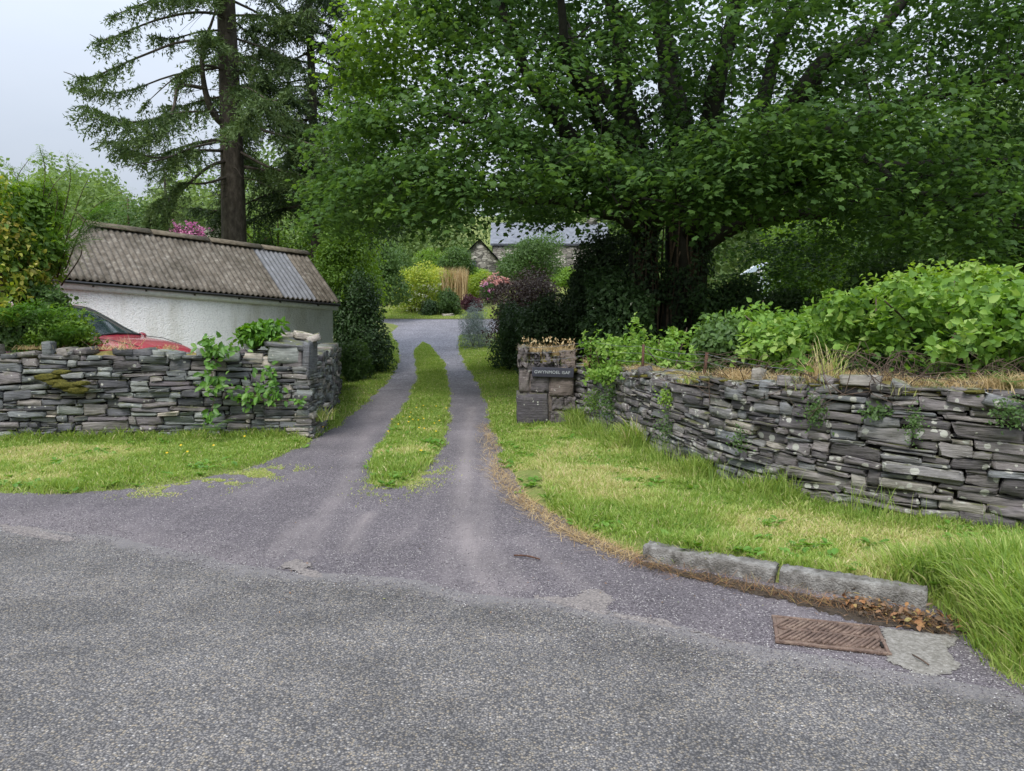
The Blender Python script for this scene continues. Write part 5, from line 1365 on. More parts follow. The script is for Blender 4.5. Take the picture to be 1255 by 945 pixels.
# ------------------------------------------------------------------ spruces
T_NEEDLE = (np.array([[0, 0, 0], [.25, .13, 0], [.6, .10, 0], [1, 0, 0], [.6, -.10, 0], [.25, -.13, 0]]), np.array([[0, 3, 2, 1], [0, 5, 4, 3]]))
def spruce(label, bx, by, H, r_base, zlow, reach, nb, seed, lean=0, extra=(), dens=1.0, side_bias=None, tint=(0, .9), needle=.115):
    r = np.random.default_rng(seed)
    g0 = float(hgt(bx, by)); root = empty('spruce_tree', (bx, by, g0), label, 'tree')
    tr = np.array([(bx + lean * t * H + .08 * math.sin(t * 5), by, g0 - .2 + t * H) for t in np.linspace(0, 1, 14)])
    mb = MB(); mb.tube(tr, r_base * (1 - np.linspace(0, 1, 14)) ** .8 + .03, 12)
    bb = MB(); pts_all, dir_all, tl = [], [], []
    def branch(pts, r0, foli=.25, tw_scale=1.0, t0=.5):
        c = cr(pts, 4); m = len(c); bb.tube(c, np.linspace(r0, .008, m), 5, cap=False)
        seg = np.linalg.norm(np.diff(c, axis=0), axis=1).sum()
        nt = int(seg * (34 if seed == 31 else 30) * dens)
        for k in range(nt):
            u = foli + (1 - foli) * r.random() ** .8
            if vnoise(c[int(u * (m - 1))] * 1.1 + seed) < (.29 if seed == 31 else .2): continue
            i = u * (m - 1); i0 = int(min(i, m - 2)); q = c[i0] + (c[i0 + 1] - c[i0]) * (i - i0); tn = unit(c[i0 + 1] - c[i0])
            sd = unit(np.cross(tn, [0, 0, 1.])) * r.choice([-1, 1])
            ln = (.5 + .35 * math.sin(math.pi * u)) * r.uniform(.5, 1.2) * tw_scale * (1.15 - .5 * u)
            d = unit(sd * .75 + tn * r.uniform(.1, .8) + r.normal(size=3) * .2 + [0, 0, -.35])
            nn_ = max(4, int(ln / .05)); s = np.linspace(.03, 1, nn_)
            path = q + d * (s * ln)[:, None] + np.array([0, 0, -1]) * (.38 * ln * s ** 2)[:, None]
            pts_all.append(path); dd = unit(np.tile(d, (nn_, 1)) + r.normal(size=(nn_, 3)) * .55 - [0, 0, .25]); dir_all.append(dd)
            tl.append(np.clip(np.full(nn_, t0 + r.normal() * .12) + .25 * s + r.normal(size=nn_) * .05, 0, 1))
    for k in range(nb):
        t = (k + r.random()) / nb; z = zlow + (H * .97 - zlow) * t
        if side_bias is not None: a = side_bias(r)
        else: a = k * 2.4 + r.normal() * .4
        L = reach * (1 - t) ** .5 * r.uniform(.35, 1.15) + .4
        i = z / H; b0 = np.array([bx + lean * z, by, g0 + z]); d = np.array([math.cos(a), math.sin(a), 0])
        sag = r.uniform(.12, .3)
        pts = [b0, b0 + d * L * .35 + [0, 0, -sag * .3 * L], b0 + d * L * .7 + [0, 0, -sag * .8 * L], b0 + d * L + [0, 0, -sag * .75 * L]]
        branch(pts, .02 + .03 * (1 - t) * r.uniform(.6, 1.3), .16, r.uniform(.7, 1.4) * (1 - .4 * t))
    for pts, r0, fo in extra: branch(pts, r0, fo, .9, .55)
    # bare dead twigs near the trunk
    for k in range(int(nb * .9)):
        z = r.uniform(zlow * .8, H * .6); a = r.uniform(0, 6.28); L = r.uniform(.5, 1.8); b0 = np.array([bx + lean * z, by, g0 + z]); d = np.array([math.cos(a), math.sin(a), 0])
        bb.tube(cr([b0, b0 + d * L * .5 + [0, 0, -.1], b0 + d * L + [0, 0, -.3 * L]], 2), [.014, .01, .008, .006, .004], 4, cap=False)
    mb.build('trunk', M['bark_spruce'], root, True); bb.build('branches', M['bark_spruce'], root)
    Pp = np.concatenate(pts_all); Dd = np.concatenate(dir_all); tt = tint[0] + (tint[1] - tint[0]) * np.concatenate(tl)
    n = len(Pp); Pp = np.repeat(Pp, 2, 0); Dd = unit(np.repeat(Dd, 2, 0) + r.normal(size=(2 * n, 3)) * .4); tt = np.repeat(tt, 2)
    leaves('crown', Pp, unit(r.normal(size=Pp.shape) + [0, 0, .7]), Dd, needle * r.uniform(.7, 1.3, len(Pp)), T_NEEDLE, tt, M['spruce'], root)
    return root
SX = PX(289, 22); SD = 22.0
def q_(px, py, d): return P(px, py, d)
extra = [
    ([q_(285, 160, SD), q_(262, 140, 21.6), q_(250, 105, 21.3), q_(248, 60, 21.2), q_(262, 20, 21.4), q_(275, -40, 21.6)], .13, .6),
    ([q_(252, 108, 21.3), q_(220, 106, 21), q_(212, 135, 20.8), q_(195, 160, 20.6), q_(165, 172, 20.3), q_(115, 175, 20)], .06, .45),
    ([q_(287, 60, SD), q_(230, 50, 21.3), q_(170, 70, 20.8), q_(110, 95, 20.2), q_(78, 88, 20)], .05, .25),
    ([q_(287, 20, SD), q_(240, 15, 21.3), q_(190, 25, 20.8), q_(130, 48, 20.4), q_(110, 42, 20.2)], .05, .25),
    ([q_(287, -20, SD), q_(240, -10, 21.3), q_(190, 0, 20.8), q_(135, 20, 20.4)], .05, .2),
    ([q_(287, 90, SD), q_(250, 80, 21.4), q_(215, 95, 21), q_(175, 130, 20.8)], .05, .3),
    ([q_(287, 195, SD), q_(255, 205, 21.3), q_(220, 235, 20.8), q_(190, 250, 20.6), q_(183, 285, 20.4)], .06, .5),
    ([q_(287, 215, SD), q_(250, 225, 21), q_(215, 228, 20.5), q_(200, 275, 20.3)], .045, .5),
    ([q_(292, 185, SD), q_(330, 205, 21.2), q_(370, 215, 20.8), q_(410, 225, 20.4)], .05, .3),
    ([q_(292, 150, SD), q_(340, 165, 21.2), q_(390, 180, 20.8), q_(430, 200, 20.4)], .05, .3),
    ([q_(287, 170, SD), q_(240, 180, 20.5), q_(200, 195, 19.5), q_(150, 205, 19)], .045, .35),
]
spruce('tall spruce with bare furrowed trunk rising behind the white shed', SX, SD, 21, .38, 5.4, 4.4, 66, 31, extra=extra, dens=1.1)
def sb(r): return r.uniform(-math.pi, math.pi)
spruce('darker drooping conifer right of the tall spruce, its branches hanging in curtains', PX(388, 24.5), 24.5, 18, .17, 4.6, 3.6, 80, 32, dens=1.3, tint=(-.1, .45))
spruce('small distant conifer top showing left of the tall spruce trunk', PX(212, 46), 46, 8.0, .16, 2, 1.7, 40, 33, dens=.8, tint=(.3, 1))

# ------------------------------------------------------------------ background woodland
def crown_pts(c, r3, n, seed, lumps=14): return shrub_pts(c, r3, n, lumps, seed, .5)
def woodmass(name, label, spec, n_each, leaf, mat, tint=(.1, .9), T=T_DIAM):
    Ps, Ns, ts = [], [], []
    r = np.random.default_rng(len(spec))
    for i, (x, y, rad, hh) in enumerate(spec):
        g_ = float(hgt(x, y)); p, nr, rd, pk = crown_pts((x, y, g_ + hh * .5), (rad, rad * .8, hh * .55), n_each, i + len(name)); lt = r.random(19)
        Ps.append(p); Ns.append(nr); ts.append(tint[0] + (tint[1] - tint[0]) * np.clip(.3 * r.random(n_each) + .3 * lt[pk] + .4 * r.random(), 0, 1))
    p = np.concatenate(Ps); nr = np.concatenate(Ns); t = np.concatenate(ts); n = len(p)
    o = leaves(name, p, unit(nr + r.normal(size=p.shape) * .5), rdir(n, -.3), leaf * r.uniform(.6, 1.4, n), T, t, mat)
    tag(o, label, 'woodland', kind='stuff')
r = np.random.default_rng(77)
spec = [(x + r.normal(), y + r.normal() * 2, r.uniform(2.6, 3.8), r.uniform(5.0, 7.0)) for x in np.arange(-48, -8.5, 3.2) for y in (50, 60)]
woodmass('wood', 'pale green scrubby wood on the rising ground behind the shed and spruce', spec, 3300, .34, M['wood_far'], (.25, .95))
spec = [(x + r.normal(), y + r.normal() * 2, r.uniform(3.2, 4.6), r.uniform(8.5, 12)) for x in np.arange(11.5, 62, 4.0) for y in (46, 58)]
woodmass('wood', 'tall green wood on the hillside behind the big tree at right', spec, 4200, .34, M['wood_far'], (0.0, .7))
spec = [(x + r.normal(), 84 + r.normal() * 3, r.uniform(4, 6), r.uniform(9, 13)) for x in np.arange(-30, 40, 5)]
woodmass('wood', 'far wood above the cottage roof', spec, 2200, .5, M['wood_far'], (.05, .7))

def btree(label, px, d, h_, rad, seed, mat, leaf=.13, n=9000, tint=(.1, .9), T=T_LEAF, lean=0, crownlow=.3, name='broadleaf_tree'):
    r = np.random.default_rng(seed); x = PX(px, d); g_ = float(hgt(x, d)); root = empty(name, (x, d, g_), label, 'tree')
    mb = MB(); mb.tube(cr([(x, d, g_ - .1), (x + .1 * lean, d, g_ + h_ * .4), (x + .3 * lean, d, g_ + h_ * .9)], 4), np.linspace(.03 * h_, .02, 9), 8)
    for k in range(7):
        a = r.uniform(0, 6.28); z0 = h_ * r.uniform(.25, .6); mb.tube(cr([(x, d, g_ + z0), (x + rad * .4 * math.cos(a), d + rad * .4 * math.sin(a), g_ + z0 + h_ * .15), (x + rad * .8 * math.cos(a), d + rad * .8 * math.sin(a), g_ + z0 + h_ * .3)], 3), np.linspace(.012 * h_, .01, 7), 5)
    mb.build('trunk', M['twig'], root)
    p, nr, rd, pk = shrub_pts((x, d, g_ + h_ * (crownlow + 1) / 2), (rad, rad * .9, h_ * (1 - crownlow) / 2), n, 16, seed, .35, False)
    lt = r.random(21); t = tint[0] + (tint[1] - tint[0]) * np.clip(.4 * r.random(n) + .6 * lt[pk], 0, 1)
    leaves('crown', p, unit(nr + r.normal(size=p.shape) * .5 + [0, 0, .4]), rdir(n, -.4), leaf * r.uniform(.6, 1.3, n), T, t, mat, root); return root
btree('light green young tree seen through the gap right of the big trunk', 985, 24, 4.6, 1.6, 41, M['light'], .13, 9000, (.1, .8))
btree('mid-green tree behind the brambles, second right of the big trunk', 1060, 27, 6.5, 2.6, 42, M['mid'], .15, 13000, (.3, 1))
btree('olive-green tree near the pale pole at the far right', 1180, 29, 6.2, 2.8, 43, M['wood_far'], .15, 12000, (.0, .5))
btree('bright yellow-green tree between the shed and the drive', 425, 27, 4.9, 1.7, 44, M['light'], .12, 13000, (.2, 1), crownlow=.2)
btree('feathery light green tree right of the spruce trunk above the shed roof', 345, 27, 5.0, 1.9, 45, M['light'], .12, 10000, (.0, .7), crownlow=.05)
btree('dull green thorn tree left of the spruce trunk above the shed roof', 165, 24, 5.4, 2.0, 46, M['mid'], .1, 12000, (.4, 1), crownlow=.1)
btree('dark green bush tree behind the brambles at the far right edge', 1290, 19, 4.6, 2.6, 47, M['mid'], .14, 12000, (.0, .8), crownlow=.1)
# pale pole
A = P(1222, 262, 26); B = np.array([A[0], 26, 0.]); V, Qx = tube([B, (A + B) / 2, A], [.14, .13, .11], 12); m_ = MB(); m_.add(V, Qx)
pole = empty('wooden_pole', (B[0], B[1], 0), 'pale weathered pole glimpsed through the leaves at the upper right', 'pole')
m_.build('shaft', noise_mat('pale_pole', [(.3, (.3, .28, .27)), (.7, (.5, .47, .45))], 8, .9, .4), pole)
V, Qx = tube([A - [0, 0, .01], A + [0, 0, .06]], [.125, .04], 12); mk('cap', V, Qx, M['metal'], pole)
# greenhouse glimpsed through trees
gh = empty('greenhouse', (PX(948, 31), 31, .8), 'pale blue-white greenhouse glimpsed through leaves right of the big trunk', 'greenhouse')
A = P(930, 322, 31); B = P(964, 372, 31); m_ = MB(); gx0, gx1, gz0, gz1 = A[0], B[0], B[2] - .6, A[2] - .35
gm = MB()
for x in np.linspace(gx0, gx1, 3): m_.box((x, 31, (gz0 + gz1) / 2), (.03, .03, (gz1 - gz0) / 2)); m_.box((x, 33.4, (gz0 + gz1) / 2), (.03, .03, (gz1 - gz0) / 2))
for z in (gz0, gz1): m_.box(((gx0 + gx1) / 2, 30.99, z), ((gx1 - gx0) / 2 + .03, .025, .03)); 
gxm = (gx0 + gx1) / 2
for y in (31, 33.4): m_.tube([(gx0, y, gz1), (gxm, y, gz1 + .4), (gx1, y, gz1)], .03, 6)
m_.tube([(gxm, 31, gz1 + .4), (gxm, 33.4, gz1 + .4)], .03, 6)
m_.build('frame', M['whitepaint'], gh)
gm.add([(gx0, 31.02, gz0), (gx1, 31.02, gz0), (gx1, 31.02, gz1), (gxm, 31.02, gz1 + .38), (gx0, 31.02, gz1)], [(0, 1, 2, 3, 4)])
gm.add([(gx0, 31.05, gz1 + .01), (gxm, 31.05, gz1 + .39), (gxm, 33.4, gz1 + .39), (gx0, 33.4, gz1 + .01)], [(0, 1, 2, 3)]); gm.add([(gx1, 31.05, gz1 + .01), (gxm, 31.05, gz1 + .39), (gxm, 33.4, gz1 + .39), (gx1, 33.4, gz1 + .01)], [(0, 1, 2, 3)])
gm.build('pane', flat('greenhouse_glass', (.5, .58, .66), .12, .8), gh)

# ------------------------------------------------------------------ cottage
def rubble_mat():
    m, n = newmat('house_rubble'); g = nd(n, 'ShaderNodeNewGeometry'); mp = nd(n, 'ShaderNodeMapping'); mp.inputs['Scale'].default_value = (2.6, 2.6, 5.5); n.links.new(g.outputs['Position'], mp.inputs[0])
    v = nd(n, 'ShaderNodeTexVoronoi', i_Scale=1.0); n.links.new(mp.outputs[0], v.inputs['Vector']); e = nd(n, 'ShaderNodeTexVoronoi', i_Scale=1.0, feature='DISTANCE_TO_EDGE'); n.links.new(mp.outputs[0], e.inputs['Vector'])
    sp_ = nd(n, 'ShaderNodeSeparateColor'); n.links.new(v.outputs['Color'], sp_.inputs[0])
    r = ramp(n, [(0, (.09, .085, .075)), (.4, (.2, .185, .16)), (.8, (.32, .3, .26)), (1, (.5, .47, .42))], sp_.outputs[0]); er = ramp(n, [(.02, g3(.45)), (.1, g3(1))], e.outputs[0])
    c = mixc(n, 1, r.outputs[0], er.outputs[0], 'MULTIPLY'); pr = nd(n, 'ShaderNodeBsdfPrincipled', i_Roughness=.9); n.links.new(c, pr.inputs['Base Color'])
    b = nd(n, 'ShaderNodeBump', i_Strength=.8, i_Distance=.05); n.links.new(er.outputs[0], b.inputs['Height']); n.links.new(b.outputs[0], pr.inputs['Normal'])
    o = nd(n, 'ShaderNodeOutputMaterial'); n.links.new(pr.outputs[0], o.inputs[0]); return m
M['housestone'] = rubble_mat()
hs = empty('cottage', (PX(650, 57), 57, 3.6), 'stone cottage with grey slate roofs half hidden at the top of the drive', 'house')
d = 57.0
def bxq(px0, px1, py0, py1, d): A = P(px0, py0, d); B = P(px1, py1, d); return A[0], B[0], B[2], A[2]
X0, X1, Z0, Z1 = bxq(604, 745, 298, 350, 58); Z0 -= 1.5
m_ = MB(); m_.box(((X0 + X1) / 2, 60.6, (Z0 + Z1) / 2), ((X1 - X0) / 2, 2.6, (Z1 - Z0) / 2)); 
zr = P(650, 273, 60.6)[2]
m_.add([(X0, 58, Z1), (X0, 63.2, Z1), (X0, 60.6, zr - .03)], [(0, 1, 2)]); m_.add([(X1, 58, Z1), (X1, 63.2, Z1), (X1, 60.6, zr - .03)], [(0, 1, 2)])
m_.build('wall', M['housestone'], hs)
def roofslab(name, e0, e1, r1, r0, parent, th=.12):
    V = np.array([e0, e1, r1, r0], float); W = V - [0, 0, th]
    # slate courses as shallow steps
    m2 = MB(); k = 14
    for i in range(k):
        a, b = i / k, (i + 1) / k
        q0 = V[0] + (V[3] - V[0]) * a; q1 = V[1] + (V[2] - V[1]) * a; q2 = V[1] + (V[2] - V[1]) * b; q3 = V[0] + (V[3] - V[0]) * b
        up = np.array([0, 0, .035]); m2.add([q0 + up, q1 + up, q2, q3, q0 - [0, 0, .02], q1 - [0, 0, .02]], [(0, 1, 2, 3), (4, 5, 1, 0)])
    m2.add(W, [(3, 2, 1, 0)])
    return m2.build(name, M['slateroof'], parent)
rf = roofslab('roof', (X0 - .2, 57.8, Z1 - .05), (X1 + .2, 57.8, Z1 - .05), (X1 + .2, 60.6, zr), (X0 - .2, 60.6, zr), hs)
roofslab('rear_roof', (X1 + .2, 63.4, Z1 - .05), (X0 - .2, 63.4, Z1 - .05), (X0 - .2, 60.6, zr + .002), (X1 + .2, 60.6, zr + .002), hs)
def chim(x, y, z):
    c = MB(); c.box((x, y, z), (.4, .3, .55)); c.box((x, y, z + .6), (.46, .36, .06)); o = c.build('chimney', M['housestone'], rf)
    V, Qx = tube([(x, y, z + .66), (x, y, z + .95)], [.13, .11], 10); mk('chimney_pot', V, Qx, flat('terracotta', (.3, .12, .07), .8), o) if False else None
chim(X1 - 1.0, 60.6, zr + .2)
# front wing with gable to the camera
ap = P(588, 293, 55); er = P(614, 321, 55); el = P(558, 322, 55); gb = ap[2] - 0
m_ = MB(); zb = P(600, 350, 55)[2] - 1
m_.add([(el[0] + .12, 55, zb), (er[0] - .12, 55, zb), (er[0] - .12, 55, er[2]), (ap[0], 55, ap[2] - .12), (el[0] + .12, 55, el[2]), (el[0] + .12, 58, zb), (er[0] - .12, 58, zb), (er[0] - .12, 58, er[2]), (ap[0], 58, ap[2] - .12), (el[0] + .12, 58, el[2])], [(0, 1, 2, 3, 4), (1, 6, 7, 2), (5, 0, 4, 9), (6, 5, 9, 8, 7)])
m_.build('wing_wall', M['housestone'], hs)
roofslab('wing_roof', (er[0] + .1, 54.8, er[2] - .1), (er[0] + .1, 58, er[2] - .1), (ap[0], 58, ap[2]), (ap[0], 54.8, ap[2]), hs)
roofslab('wing_roof', (el[0] - .1, 58, el[2] - .1), (el[0] - .1, 54.8, el[2] - .1), (ap[0], 54.8, ap[2] + .002), (ap[0], 58, ap[2] + .002), hs)
def window(px0, px1, py0, py1, d, parent, lintel=True):
    x0, x1, z0, z1 = bxq(px0, px1, py0, py1, d); m_ = MB(); y = d - .03
    m_.box(((x0 + x1) / 2, y, (z0 + z1) / 2), ((x1 - x0) / 2, .02, (z1 - z0) / 2)); w_ = m_.build('window', flat('window_glass', (.03, .04, .05), .1, .8), parent)
    m_ = MB(); t = .035
    m_.box(((x0 + x1) / 2, y - .025, z0), ((x1 - x0) / 2 + t, .03, t)); m_.box(((x0 + x1) / 2, y - .025, z1), ((x1 - x0) / 2 + t, .03, t))
    for x in (x0, (x0 + x1) / 2, x1): m_.box((x, y - .025, (z0 + z1) / 2), (t, .028, (z1 - z0) / 2 - t))
    m_.build('frame', M['whitepaint'] if not lintel else flat('dark_frame', (.05, .06, .07)), w_)
window(571, 583, 320, 331, 55, hs)
window(684, 692, 328, 336, 58, hs)
window(640, 650, 318, 328, 58, hs)

# ------------------------------------------------------------------ garden shrubs around the top of the drive
sel_low = lambda u: (u[:, 1] < .2) & (u[:, 2] < .25)
pshrub('azalea', 'round golden-green azalea with cream flowers at the top left of the drive', 471, 540, 320, 384, 45, 1.7, .13, M['gold'], 8000, seed=1, tint=(.0, .75), flower=(M['white_petal'], 130, .09, sel_low))
pshrub('evergreen_shrub', 'dark green dome shrub on the lawn beyond the drive', 533, 567, 350, 388, 43.8, 1.0, .10, M['mid'], 6500, seed=2, tint=(0, .8))
pshrub('evergreen_shrub', 'small dark shrub left of the dome shrub on the far lawn', 514, 540, 364, 389, 43.6, .8, .10, M['dark'], 4000, seed=3, tint=(.3, 1))
pshrub('golden_shrub', 'low lime-green shrub between the azalea and straw-coloured grass', 530, 575, 335, 370, 46.5, 1.2, .12, M['gold'], 5000, seed=4, tint=(0, .5))
pshrub('golden_shrub', 'yellow-leaved shrub behind the round azalea', 522, 552, 326, 352, 48, 1.2, .12, M['gold'], 3500, seed=5, tint=(.3, .8))
pshrub('golden_shrub', 'lime shrub just right of the straw-coloured grass below the cottage', 570, 604, 330, 366, 48, 1.2, .12, M['gold'], 5000, seed=6, tint=(.0, .6))
pshrub('azalea', 'azalea with pink flowers in front of the cottage', 584, 628, 333, 372, 40, 1.2, .09, M['purple'], 4500, seed=7, flower=(M['salmon'], 150, .10, lambda u: (u[:, 2] > .15) & (u[:, 1] < .3)))
pshrub('azalea', 'small shrub with bright pink blooms below the salmon azalea', 588, 606, 345, 366, 38.5, .6, .09, M['mid'], 1500, seed=8, flower=(M['pink'], 22, .09, lambda u: (u[:, 1] < .1)))
pshrub('burgundy_maple', 'small burgundy-leaved bush left of the dark shrubs', 562, 594, 362, 382, 36, .9, .09, M['burgundy'], 3800, seed=9)
pshrub('silver_shrub', 'silver-grey shrub at the right edge of the upper drive', 559, 606, 374, 432, 29, .95, .075, M['silver'], 9000, seed=10, tint=(0, .9), T=T_NARROW)
pshrub('rounded_shrub', 'large round olive shrub in front of the cottage roof', 608, 702, 286, 345, 44, 2.4, .12, M['mid'], 16000, seed=11, tint=(.35, 1))
pshrub('copper_shrub', 'large purple-brown leaved shrub right of the drive', 596, 700, 332, 425, 25, 1.7, .08, M['purple'], 19000, seed=12)
pshrub('laurel_bush', 'dark green clipped bush bulging over the right edge of the drive', 603, 668, 368, 452, 21.5, 1.1, .075, M['dark'], 15000, seed=13, tint=(.3, 1))
pshrub('laurel_bush', 'very dark bush behind the right gate pier', 640, 745, 345, 460, 18.5, 1.4, .08, M['dark'], 20000, seed=14)
pshrub('holly_bush', 'tall black-green holly left of the big tree trunk', 690, 800, 270, 420, 17.6, 1.3, .08, M['dark'], 26000, seed=15, tint=(0, .7))
pshrub('elder_bush', 'dark shrub with a few white flower heads under the big tree', 712, 800, 330, 430, 14.2, 1.0, .09, M['dark'], 12000, seed=16, tint=(.5, 1), flower=(M['white_petal'], 10, .03, lambda u: (u[:, 1] < -.2)))
pshrub('understorey_shrub', 'dark shrub just right of the ivy-clad trunk', 850, 940, 340, 440, 15, 1.0, .09, M['dark'], 14000, seed=17, tint=(.4, 1))
pshrub('understorey_shrub', 'dim green shrub behind the brambles right of the trunk', 930, 1030, 350, 430, 18, 1.2, .1, M['mid'], 9000, seed=18, tint=(0, .6))
pshrub('understorey_shrub', 'dim shrub behind the tall bramble crest at far right', 1040, 1180, 320, 420, 17, 1.6, .11, M['mid'], 12000, seed=19, tint=(0, .6))
# left of the drive beside shed
pshrub('hedge_bush', 'tall dark evergreen bush between the shed and the drive', 400, 478, 340, 462, 21, 1.35, .085, M['dark'], 22000, seed=20, tint=(.3, 1.2), lumps=9, shoots=160)
pshrub('hedge_bush', 'bright green hedge bush above the dark evergreen beside the shed', 385, 462, 262, 385, 21.8, 1.4, .09, M['light'], 20000, seed=21, tint=(0, .6), shoots=60)
pshrub('hedge_bush', 'low tangled green growth at the foot of the evergreen beside the shed', 414, 455, 415, 470, 18.6, .7, .07, M['mid'], 8000, seed=22, tint=(.3, 1))
pshrub('hazel_bush', 'green bush behind the azalea left of the upper drive', 440, 500, 295, 375, 40, 2, .14, M['mid'], 9000, seed=23, tint=(.5, 1))
pshrub('rhododendron', 'pink flowering rhododendron behind the shed roof', 212, 272, 279, 318, 26, 1.4, .10, M['mid'], 5000, seed=24, flower=(M['pink'], 330, .09, lambda u: (u[:, 2] > .1) & (u[:, 1] < .5)))
pshrub('viburnum', 'white flowering shrub between the pink rhododendron and spruce trunk', 258, 290, 273, 312, 25, .9, .09, M['mid'], 3500, seed=25, flower=(M['white_petal'], 110, .08, lambda u: (u[:, 2] > -.1) & (u[:, 1] < .3)))
pshrub('fruit_bush', 'bush with a few red berries behind the shed ridge', 300, 345, 288, 330, 24, 1.1, .09, M['mid'], 4000, seed=26, tint=(.5, 1), flower=(M['salmon'], 10, .05, lambda u: (u[:, 2] > 0) & (u[:, 1] < .1)))
# straw-coloured tall grass clump
A = P(557, 362, 46); n = 900; p = np.column_stack([rng.uniform(A[0] - .75, A[0] + .75, n), 46 + rng.normal(size=n) * .3, np.full(n, A[2] - .3)])
o = grass_obj('pampas_grass', p, rng.uniform(1.4, 2.2, n), np.full(n, .014), rng.random(n), M['straw'], .12, .15, None); tag(o, 'tall straw-coloured ornamental grass clump below the cottage', 'ornamental grass')
V, Qx = free_stone((P(549, 389, 43)), (.35, .25, .22), .3, 0, 0, rl_, rough=.1); tag(mk('boulder', V, Qx, M['stoneL'], tint=np.full(len(Qx), .9)), 'small rounded boulder at the front of the far lawn shrubs', 'boulder')

# ------------------------------------------------------------------ brambles behind the right wall
def bramble(name, label, px0, px1, py0, py1, d, depth, n, seed, leaf=.075, mat='bramble', T=T_ROUND, shoots=90, cat='bramble', tint=(0, .85)):
    A = P(px0, py0, d); B = P(px1, py1, d); r = np.random.default_rng(seed)
    c = np.array([(A[0] + B[0]) / 2, d, (A[2] + B[2]) / 2]); r3 = np.array([(B[0] - A[0]) / 2, depth, (A[2] - B[2]) / 2])
    return shrub(name, label, c, r3, leaf, M[mat], n, cat, T, seed, 22, None, tint, 14, .5, shoots)
bramble('bramble_bush', 'large light green bramble mound rising over the wall at the right edge', 960, 1330, 338, 456, 6.7, 1.0, 12500, 51, .078, shoots=90, tint=(-.25, 1.05))
bramble('bramble_bush', 'middle light green bramble mound behind the right wall', 880, 1060, 383, 466, 7.7, .8, 8000, 52, .068, shoots=90, tint=(-.25, 1.05))
bramble('bramble_bush', 'lower leafy raspberry thicket behind the right wall near the gate pier', 735, 910, 400, 475, 9.2, .8, 9500, 53, .055, shoots=90, tint=(.1, 1))
bramble('bramble_bush', 'farther pale bramble growth behind the middle mound', 860, 1080, 370, 430, 9.6, .8, 6000, 54, .075, shoots=60, tint=(.1, .8))
# bare canes
def canes(label, px0, px1, py0, py1, d, n, seed):
    r = np.random.default_rng(seed); mb = MB(); root = empty('bramble_canes', P((px0 + px1) / 2, py1, d), label, 'bramble')
    for k in range(n):
        a = P(r.uniform(px0, px1), py1 + 5, d + r.uniform(-.2, .4)); b = a + np.array([r.normal() * .35, r.normal() * .15, 0]); b[2] = P(600, r.uniform(py0, py1), d)[2]
        e = b + np.array([r.normal() * .3, -.05, -r.uniform(0, .25)])
        mb.tube(cr([a, (a + b) / 2 + r.normal(size=3) * .08, b, e], 3), np.linspace(.004, .0018, 10), 4, cap=False)
    mb.build('cane', M['twig'], root)
canes('tangle of bare brown bramble canes under the leaves at the right', 1010, 1300, 430, 480, 5.85, 170, 3)
canes('thin brown canes in front of the middle bramble mound', 860, 1010, 430, 470, 6.9, 60, 4)
pshrub('understorey_shrub', 'shaded inner growth behind the bramble canes at right edge', 980, 1330, 420, 520, 6.6, .5, .06, M['dark'], 9000, seed=61, tint=(.3, 1))

# ------------------------------------------------------------------ ferns
def frond_template(n=16, w=.26):
    V = []; Fq = []
    for i in range(n):
        x = .08 + .9 * i / n; z = .35 * x - .55 * x * x; ln = w * math.sin(math.pi * min(1, (x + .12))) ** .8 * (1.08 - x) ** .35 + .01
        for s in (-1, 1):
            b = len(V); V += [[x, 0, z], [x + .03, s * ln * .5, z + .01], [x + .075, s * ln, z - .03], [x + .05, s * ln * .45, z]]
            Fq.append([b, b + 1, b + 2, b + 3])
    b = len(V); V += [[0, -.006, 0], [0, .006, 0], [.98, .003, .35 * .98 - .55 * .96], [.98, -.003, .35 * .98 - .55 * .96]]; Fq.append([b, b + 1, b + 2, b + 3])
    return (np.array(V), np.array(Fq))
T_FROND = frond_template()
def fern(label, c, n, size, seed, facing=None, spread=1.0, mat='fern', tint=(.2, .9), group='ferns growing on and by the walls'):
    r = np.random.default_rng(seed); c = np.asarray(c, float); a = r.uniform(0, 2 * math.pi, n)
    if facing is not None: a = facing + r.normal(size=n) * .9
    D = unit(np.column_stack([np.cos(a), np.sin(a), r.uniform(.2, 1.0, n) * spread])); Nn = unit(np.column_stack([-D[:, 0] * .6, -D[:, 1] * .6, np.ones(n)]) + r.normal(size=(n, 3)) * .12)
    o = leaves('fern', np.repeat(c[None], n, 0) + r.normal(size=(n, 3)) * .02, Nn, D, size * r.uniform(.6, 1.2, n), T_FROND, np.repeat(r.uniform(*tint, n), 1), M[mat])
    # tint was per-frond already
    tag(o, label, 'fern', group); return o
fern('bright little fern in the right verge between kerb and wall', (*G(1080, 688), .06), 8, .16, 1, tint=(.6, 1))
fern('small bright fern on top of the right wall beside the dry grass', P(1155, 478, 5.5), 6, .2, 2, -2.6)
fern('fern with wide dark fronds at the left frame edge above the left wall', P(12, 400, 9.7), 22, .75, 3, -1.2)
fern('fern hanging over the left wall right of the first fern clump', P(52, 400, 9.9), 20, .7, 4, -.9)
fern('fern beside the red car windscreen on the left wall', P(95, 412, 10), 14, .42, 5, -1.0, tint=(.5, 1))
fern('small fern at the foot of the left wall below the vine', P(262, 528, 9.35), 12, .26, 6, -1.3, tint=(.6, 1), mat='vine')
fern('tuft of small fern on the top right corner of the right wall', P(1238, 470, 5.35), 14, .2, 7, -2)
